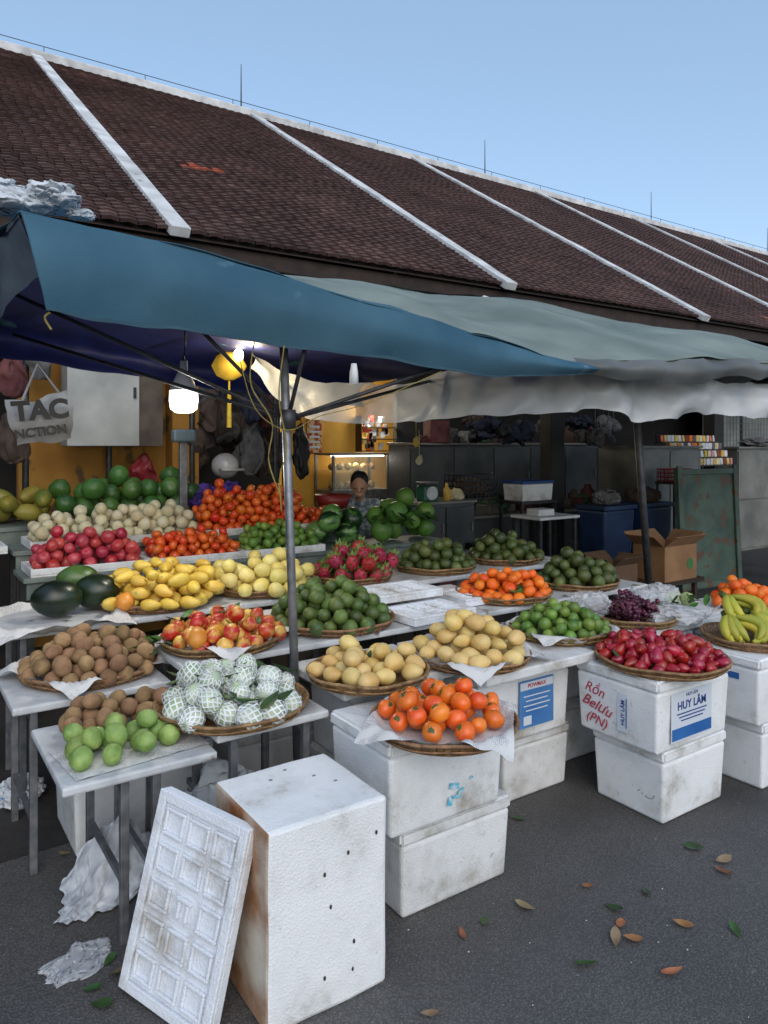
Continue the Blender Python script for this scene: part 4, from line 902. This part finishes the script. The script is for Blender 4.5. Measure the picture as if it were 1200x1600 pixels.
POS=M('menu_red',(150,50,40),(200,170,120),14,.5,ct=(.48,.52))
o,w,h=block('menu_poster',480,503,655,708,8.9,.02,POS,'narrow red and white menu poster on the yellow shop wall','poster')
for i in range(5): bm=B();box(bm,-w*.35,w*.35,-.004,-.001,h*(.15+.15*i),h*(.21+.15*i));obj('menu_line',bm,LW,o)
o,w,h=block('picture_frame',513,546,650,690,10.2,.03,M('ochre_pic',(190,140,50),(150,110,40),14),'small framed picture on the yellow shop wall','picture')
bm=B();box(bm,0,1.15,0,.04,0,3);simple('partition',bm,OCH2,'ochre panel behind the menu poster','wall',(PV(468,700,8.95).x-.25,8.95,0))
q=PV(521,790,5.7)
bm=B();rev(bm,[(0,0),(.12,0),(.17,.12),(.165,.12),(.11,.01),(0,.01)],24);simple('plastic_basin',bm,M('red_plastic',(120,30,26),(140,44,34),9,.4),'red plastic basin beside the seated woman','basin',(q.x,q.y,q.z-.02),smooth=True)
# ------------------------------------------------------------------ right interior
CAB=M('grey_steel_panel',(52,55,57),(78,81,83),3,.4,.05,20,metal=.15);CAB2=M('pale_steel_panel',(94,94,90),(126,124,118),3,.45,.05,20,metal=.1)
def cabinet(x0,x1,y0,y1,z1,label,mat,nd=4,z0=0):
    t=thing('metal_cabinet',label,'cabinet',((x0+x1)/2,(y0+y1)/2,z0),0);w,d=x1-x0,y1-y0;z1-=z0
    bm=B();box(bm,-w/2,w/2,-d/2+.022,d/2,0,z1-.03);obj('carcass',bm,mat,t)
    bm=B();box(bm,-w/2-.02,w/2+.02,-d/2-.02,d/2+.02,z1-.03+.001,z1);obj('worktop',bm,CAB2,t,bevel=.004)
    for r_i in range(2 if z1>.7 else 1):
        nn=2 if z1>.7 else 1
        for i in range(nd):
            bm=B();ww=w/nd;x=-w/2+ww*i;hz0=.04+(z1-.09)*r_i/nn;hz1=.02+(z1-.09)*(r_i+1)/nn;box(bm,x+.01,x+ww-.01,-d/2,-d/2+.02,hz0,hz1);dr=obj('door',bm,mat,t,bevel=.004)
            bm=B();box(bm,x+ww-.06,x+ww-.045,-d/2-.02,-d/2-.002,(hz0+hz1)/2-.05,(hz0+hz1)/2+.05);obj('handle',bm,STEEL,dr)
    return t
cabinet(4.25,5.5,6.25,6.8,1.02,'dark grey counter cabinet with doors behind the stall',CAB,3)
cabinet(5.6,9.2,7.6,8.1,1.66,'long dark metal cupboard along the rear right',CAB,5)
cabinet(5.7,8.2,6.5,7.0,.8,'low dark counter in the right part of the hall',CAB,4)
cabinet(7.9,9.3,5.9,6.5,1.62,'tall pale steel cabinet right of the dark cupboards',CAB2,2)
CZ=1.02
def crate_bm(w,d,h,nx=8,nz=4):
    bm=B();box(bm,-w/2,w/2,-d/2,d/2,0,.01)
    for s_ in(-1,1):
        for k in range(nz+1): z=h*k/nz;box(bm,-w/2,w/2,s_*d/2-.005,s_*d/2+.005,z,z+.012);box(bm,s_*w/2-.005,s_*w/2+.005,-d/2+.006,d/2-.006,z,z+.012)
        for k in range(nx+1): x=-w/2+w*k/nx;box(bm,x-.006,x+.006,s_*d/2-.0035,s_*d/2+.0035,0,h)
        for k in range(6): y=-d/2+d*k/5;box(bm,s_*w/2-.0035,s_*w/2+.0035,y-.004,y+.004,0,h)
    return bm
def at_x(px,v): return PV(px,760,v).x
x=at_x(672,6.35);t=thing('kitchen_scale','green dial kitchen scale on the dark counter','scale',(x,6.4,CZ))
bm=B();box(bm,-.1,.1,-.08,.08,0,.17);obj('housing',bm,M('scale_green2',(40,90,70),(56,110,86),8,.4),t,bevel=.02);bm=B();rev(bm,[(0,0),(.075,0),(.075,.008),(0,.008)],24);o=obj('dial',bm,WHT,t,(0,-.083,.09));o.rotation_euler=(PI/2,0,0)
bm=B();rev(bm,[(0,.19),(.12,.19),(.13,.21),(0,.2)],20);tube(bm,[(0,0,.17),(0,0,.195)],.02);obj('pan',bm,STEEL,t,smooth=True)
x=at_x(698,6.35);bm=B();rev(bm,[(0,0),(.04,0),(.042,.12),(.018,.15),(.016,.19),(0,.19)],14);simple('yellow_bottle',bm,MY,'yellow squeeze bottle beside the green scale','bottle',(x,6.35,CZ),smooth=True)
x=at_x(720,6.3);plastic(x,6.38,CZ,.1,.08,.07,'cream bag of goods next to the yellow bottle',70,MWP,.3)
x=at_x(762,6.3);simple('plastic_crate',crate_bm(.5,.35,.26),BLK,'black slatted plastic crate at the right end of the counter','crate',(x-.08,6.5,CZ))
plastic(x-.1,6.5,CZ+.02,.2,.14,.12,'dark wrapped goods inside the black slatted crate',71,CB[1],.3)
t=thing('trestle','tall dark trestle carrying the white and blue cool box','stand',(at_x(825,6.25),6.25,0))
zc=PV(825,782,6.2).z;bm=B();box(bm,-.3,.3,-.2,.2,zc-.03,zc);obj('top',bm,DST,t)
for a in(-1,1):
    for b in(-1,1): bm=B();box(bm,a*.27-.015,a*.27+.015,b*.17-.015,b*.17+.015,0,zc-.031);obj('leg',bm,DST,t)
o=simple('cool_box',foam_body(.5,.34,.2),FO,'white cool box with blue lid right of the black slatted crate','box',(at_x(825,6.25),6.25,zc));bm=B();box(bm,-.26,.26,-.18,.18,.202,.235);obj('lid',bm,M('blue_plastic',(30,66,130),(40,84,150),8,.4),o,bevel=.01)
t=thing('white_side_table','small white topped table with a tray behind the green oranges','table',(at_x(857,5.5),5.55,0))
zt=PV(857,806,5.45).z;bm=B();box(bm,-.3,.3,-.22,.22,zt-.03,zt);obj('tabletop',bm,WHT,t,bevel=.006)
for a in(-1,1):
    for b in(-1,1): bm=B();box(bm,a*.26-.015,a*.26+.015,b*.18-.015,b*.18+.015,0,zt-.03);obj('leg',bm,DST,t)
bm=B();box(bm,-.12,.12,-.09,.09,0,.07);simple('metal_tin',bm,WHT,'small pale tin on the white side table','tin',(at_x(850,5.5),5.55,zt),bevel=.01)
CLM=[CB[0],CB[1],CB[2],CB[3],BLK,CAB2,M('dull_white',(130,130,128),(160,160,156),9,.7),M('dull_green',(44,70,52),(60,90,66),9,.6)]
for i in range(30):
    v=random.choice((6.75,6.85,7.65,7.8));px=R(760,925) if v<7 else R(640,930);zc=.8 if v<7 else 1.66
    x=at_x(px,v)
    if v<7: x=min(max(x,5.8),8.1)
    else: x=min(max(x,5.7),9.1)
    if i%3==0:
        wv=R(.1,.2);bm=B();box(bm,-wv,wv,-.1,.1,0,R(.1,.3));simple('storage_carton',bm,random.choice(CLM),'dark carton or tin stored in the shadowed cupboard area','carton',(x,v,zc),'cartons stored in the shade',bevel=.01,rz=R(-.3,.3))
    elif i%3==1:
        r0=R(.05,.1);hh=R(.12,.3);bm=B();rev(bm,[(0,0),(r0,0),(r0,hh*.7),(r0*.5,hh*.85),(r0*.5,hh),(0,hh)],14);simple('storage_jar',bm,random.choice(CLM),'jar or pot stored in the shadowed cupboard area','jar',(x,v,zc),'jars stored in the shade',smooth=True)
    else: plastic(x,v,zc,R(.1,.22),.1,R(.06,.13),'dark wrapped bundle lying in the shadowed cupboard area',150+i,random.choice(CLM),.35,group='bundles lying in the shade')
for i in range(10):
    x=at_x(R(690,930),5.75);wv=R(.12,.22);bm=B();box(bm,-wv,wv,-.12,.12,0,R(.25,.6));simple('storage_carton',bm,random.choice(CLM[:5]),'dark box standing on the floor in front of the low counter','carton',(x,5.9+R(-.1,.05),.004),'boxes on the hall floor',bevel=.01,rz=R(-.3,.3))
BL=M('blue_tub',(18,38,68),(28,54,92),7,.5)
for i,(px,v,l) in enumerate(((975,5.3,'dull dark blue plastic tub left of the green sheet, left one'),(1035,5.3,'dull dark blue plastic tub left of the green sheet, right one'))):
    x=at_x(px,v);t=thing('plastic_tub',l,'tub',(x,v+.25,0));bm=B();box(bm,-.27,.27,-.2,.2,0,.9,taper=.05);obj('tub_body',bm,BL,t,bevel=.03);bm=B();box(bm,-.29,.29,-.22,.22,.901,.95);obj('rim',bm,BL,t,bevel=.01)
    plastic(x,v+.25,.95,.2,.14,.1,('grey bundle resting on the left blue tub','brown bundle resting on the right blue tub')[i],180+i,(CB[3],CB[1])[i],.35)
CARD=M('cardboard',(128,94,64),(152,116,82),4,.8,.1,30);CARDD=M('dark_cardboard',(84,62,46),(104,80,60),4,.8,.1,30)  # CARDD is a darker brown cardboard
def carton(px,v,z,w,d,h,label,rz=0,group=None,m=None):
    m=m or CARD
    x=at_x(px,v);t=thing('cardboard_box',label,'box',(x,v+d/2,z),rz,group)
    bm=B();box(bm,-w/2,w/2,-d/2,-d/2+.006,0,h);box(bm,-w/2,w/2,d/2-.006,d/2,0,h);box(bm,-w/2,-w/2+.006,-d/2+.007,d/2-.007,0,h);box(bm,w/2-.006,w/2,-d/2+.007,d/2-.007,0,h);box(bm,-w/2+.007,w/2-.007,-d/2+.007,d/2-.007,0,.006);obj('carton_body',bm,m,t)
    for s_,ax in((-1,0),(1,0),(-1,1),(1,1)):
        bm=B()
        if ax==0: box(bm,-w/2+.01,w/2-.01,0,d*.45,0,.005);o=obj('flap',bm,m,t,(0,s_*d/2,h));o.rotation_euler=(.7,0,PI if s_<0 else 0)
        else: box(bm,0,w*.35,-d/2+.01,d/2-.01,0,.005);o=obj('flap',bm,m,t,(s_*w/2,0,h));o.rotation_euler=(0,-.6,PI if s_<0 else 0)
    return t
t=thing('low_bench','low dark bench under the cardboard boxes','bench',(at_x(1030,4.4),4.55,0));bm=B();box(bm,-.6,.6,-.25,.25,.27,.31);obj('seat',bm,WOOD,t)
for a in(-1,1):
    for b in(-1,1): bm=B();box(bm,a*.5-.02,a*.5+.02,b*.2-.02,b*.2+.02,0,.269);obj('leg',bm,WOOD,t)
t=carton(1064,4.32,.311,.52,.36,.34,'open brown cardboard box with raised flaps behind the right pole')
bm=B();rev(bm,[(0,0),(.055,0),(.055,.002),(0,.002)],20);o=obj('round_mark',bm,M('green_mark',(60,110,60),None,5,.6),t,(.15,-.1815,.15));o.rotation_euler=(PI/2,0,0)
carton(978,4.42,.311,.34,.28,.2,'low dark cardboard box left of the right pole',m=CARDD)
GS=M('green_painted_steel',(52,72,62),(80,98,86),4,.6,.2,20,spots=((92,66,48),7,.57))
a=at_x(1062,4.9);b=at_x(1182,4.6)
t=thing('steel_panel','worn green painted steel panel leaning behind the cardboard box','panel',(a,4.9,0),math.atan2(-.1,b-a));t.rotation_euler.x=-.05
L_=b-a;bm=B();box(bm,0,L_,-.015,.015,0,1.36);obj('sheet_metal',bm,GS,t);
for x in(0,L_-.07): bm=B();box(bm,x,x+.07,-.045,-.017,0,1.4);obj('frame_stile',bm,GS,t,bevel=.004)
for z in(.02,1.3): bm=B();box(bm,.071,L_-.071,-.04,-.017,z,z+.06);obj('frame_rail',bm,GS,t,bevel=.004)
q=PV(1054,752,5.6);bm=crate_bm(.34,.26,.15,10,3);simple('red_basket',bm,M('red_basket',(120,30,32),(140,40,42),9,.6),'dull red plastic basket above the blue tubs','basket',q)
t=thing('small_stand','dark slim stand carrying the red plastic basket','stand',(q.x,q.y,0));bm=B();box(bm,-.2,.2,-.14,.14,q.z-.03,q.z-.001);obj('top',bm,DST,t)
for a in(-1,1):
    for b in(-1,1): bm=B();box(bm,a*.18-.012,a*.18+.012,b*.12-.012,b*.12+.012,0,q.z-.031);obj('leg',bm,DST,t)
# snack rack: stepped shelves with rows of packets
a=PV(1062,726,6.0);b=PV(1150,726,6.0);rwid=b.x-a.x
t=thing('snack_rack','dark stepped rack of colourful snack packets at the right','rack',(a.x,6.0,0))
for k in range(4):
    zz=a.z-.02+.11*k;bm=B();box(bm,0,rwid,.09*k,.09*k+.085,zz-.012,zz);obj('shelf',bm,DST,t)
for x in(0,rwid-.02):
    bm=B();box(bm,x,x+.02,.36,.38,0,a.z+.42);obj('post',bm,DST,t)
SM=[CB[5],MY,MTO,WHT,WHT,MT,CB[3],MWP,M('foil_gold',(190,150,60),(220,190,110),20,.35),M('foil_pink',(190,110,120),(220,160,160),20,.4)]
for k in range(4):
    n_=int(rwid/.085)
    for i in range(n_):
        bm=B();box(bm,-.036,.036,-.012,.012,0,.095);o=simple('snack_packet',bm,random.choice(SM),'shiny snack packet on the stepped rack at the right','packet',(a.x+.05+i*.085,6.045+.09*k,a.z-.019+.11*k),'snack packets on the right rack',bevel=.01);o.rotation_euler=(R(-.15,.05),R(-.1,.1),R(-.3,.3))
WM=M('wire_mesh',(120,125,125),None,5,.5,metal=.5)
t=thing('wire_fence','grey wire mesh fence at the right edge','fence',(at_x(1110,7.2),7.2,0));bm=B()
for i in range(31): box(bm,i*.1-.004,i*.1+.004,-.004,.004,1.2,2.4)
for k in range(13): box(bm,-.01,3.0,.005,.011,1.2+k*.1,1.206+k*.1)
obj('mesh_panel',bm,WM,t)
for i in range(4): bm=B();tube(bm,[(i*1,.03,0),(i*1,.03,2.5)],.02,8);obj('post',bm,DST,t)
bm=B();box(bm,0,6,0,.1,0,2.6);simple('pale_wall',bm,M('pale_wall',(150,154,152),(180,182,178),3,.8),'pale wall behind the wire fence at the right','wall',(at_x(1105,8.2),8.2,0))
cabinet(at_x(1154,6.2),at_x(1280,6.2),6.2,6.7,1.6,'pale grey cupboard at the right edge below the fence',CAB2,2)
q=PV(1182,724,6.3);plastic(q.x,q.y,1.6,.3,.2,.08,'heap of dark cloths on the pale cupboard',120,CB[3],.35,'cloth_heap','cloth')
for i,(px,py,v,w_,h_,m_,l) in enumerate(((650,690,6.0,.05,.06,MY,'small yellow bag hanging at the counter left end'),(655,718,6.0,.05,.05,MWP,'small cream bag hanging below the yellow bag'),(930,682,6.2,.3,.1,CB[3],'wide grey bundle slung beside the right pole'))):
    hang(px,py,v,w_,h_,m_,l,20+i)
# ------------------------------------------------------------------ foreground litter
lo=leafmesh(.1,.04,M('dry_orange_leaf',(128,76,46),(160,108,72),14,.8,.2,60,rnd=.3),.3,'fallen_leaf');lb=leafmesh(.1,.04,M('pale_leaf',(140,126,98),(112,92,66),14,.8,.2,60,rnd=.3),.3,'fallen_leaf');lg=leafmesh(.1,.04,GRND,.2,'fallen_leaf')
LV=[(1085,1325,2),(1130,1345,1),(1130,1363,0),(918,1385,0),(820,1418,1),(757,1441,2),(722,1460,0),(960,1420,2),(970,1445,0),(962,1467,1),(988,1468,0),(1010,1395,2),(1067,1445,0),(1150,1455,2),(1050,1520,0),(915,1508,2),(670,1585,1),(145,1545,2),(172,1500,2),(810,1280,2),(100,1335,1),(160,1570,2),(185,1520,1)]
NM=('dry orange brown leaf fallen on the dark asphalt','pale curled leaf fallen on the dark asphalt','green leaf fallen on the dark asphalt')
for px,py,k in LV:
    p=PZ(px,py,.006);o=link('fallen_leaf',(lo,lb,lg)[k],None,p);o.rotation_euler=(R(-.25,.25),R(-.2,.2),R(0,6.3));s=R(.5,.85);o.scale=(s,s*R(.8,1.5),s);tag(o,NM[k],'leaf',NM[k])
for i in range(30):
    p=PZ(R(620,1190),R(1290,1590),.004);s=R(.002,.004);bm=B();ell(bm,(0,0,s*.25),(s,s*.7,s*.3),7,5);simple('foam_crumb',bm,random.choice((FO,FO2,GRND)),'tiny crumb of foam or debris scattered on the asphalt','litter',p,'crumbs scattered on the asphalt')
WN=M('white_net_plastic',(160,166,174),(200,205,210),16,.6,.5,40)
rows=[[(-.14,.1,.02),(-.04,.09,.16),(.07,.07,.22),(.17,.08,.12)],[(-.17,0,.01),(-.08,-.02,.07),(.04,-.03,.12),(.17,-.02,.06)],[(-.2,-.09,.012),(-.11,-.09,.03),(.02,-.09,.04),(.16,-.08,.02)],[(-.22,-.12,.006),(-.12,-.14,.008),(.0,-.13,.01),(.14,-.1,.01)]]
bm=sheet(rows,90,60,.018,8,4,lambda a,b:Vector((.006*math.sin(b*30),.010*math.sin(a*34+b*5),.006*abs(math.sin(a*40+b*8)))))
for v in bm.verts: v.co.z=max(v.co.z,.004)
simple('netting_sheet',bm,WN,'crumpled white foam netting draped on the ground under the low folding table','netting',(.70,2.82,0),smooth=True)
p=PZ(120,1505,0);plastic(p.x,p.y,0,.10,.07,.008,'flat clear plastic wrapper on the ground at lower left',90,PLAS,.5)
plastic(.52,3.75,0,.1,.1,.06,'small white bag on the ground at the far left',94,BAGW,.4)
plastic(1.15,2.8,0,.17,.1,.2,'white plastic bag stored under the net fruit table',97,BAGW,.35)
plastic(.3,4.2,.0,.16,.14,.1,'pale sack lying on the ground by the left edge',99,BAGW,.4)
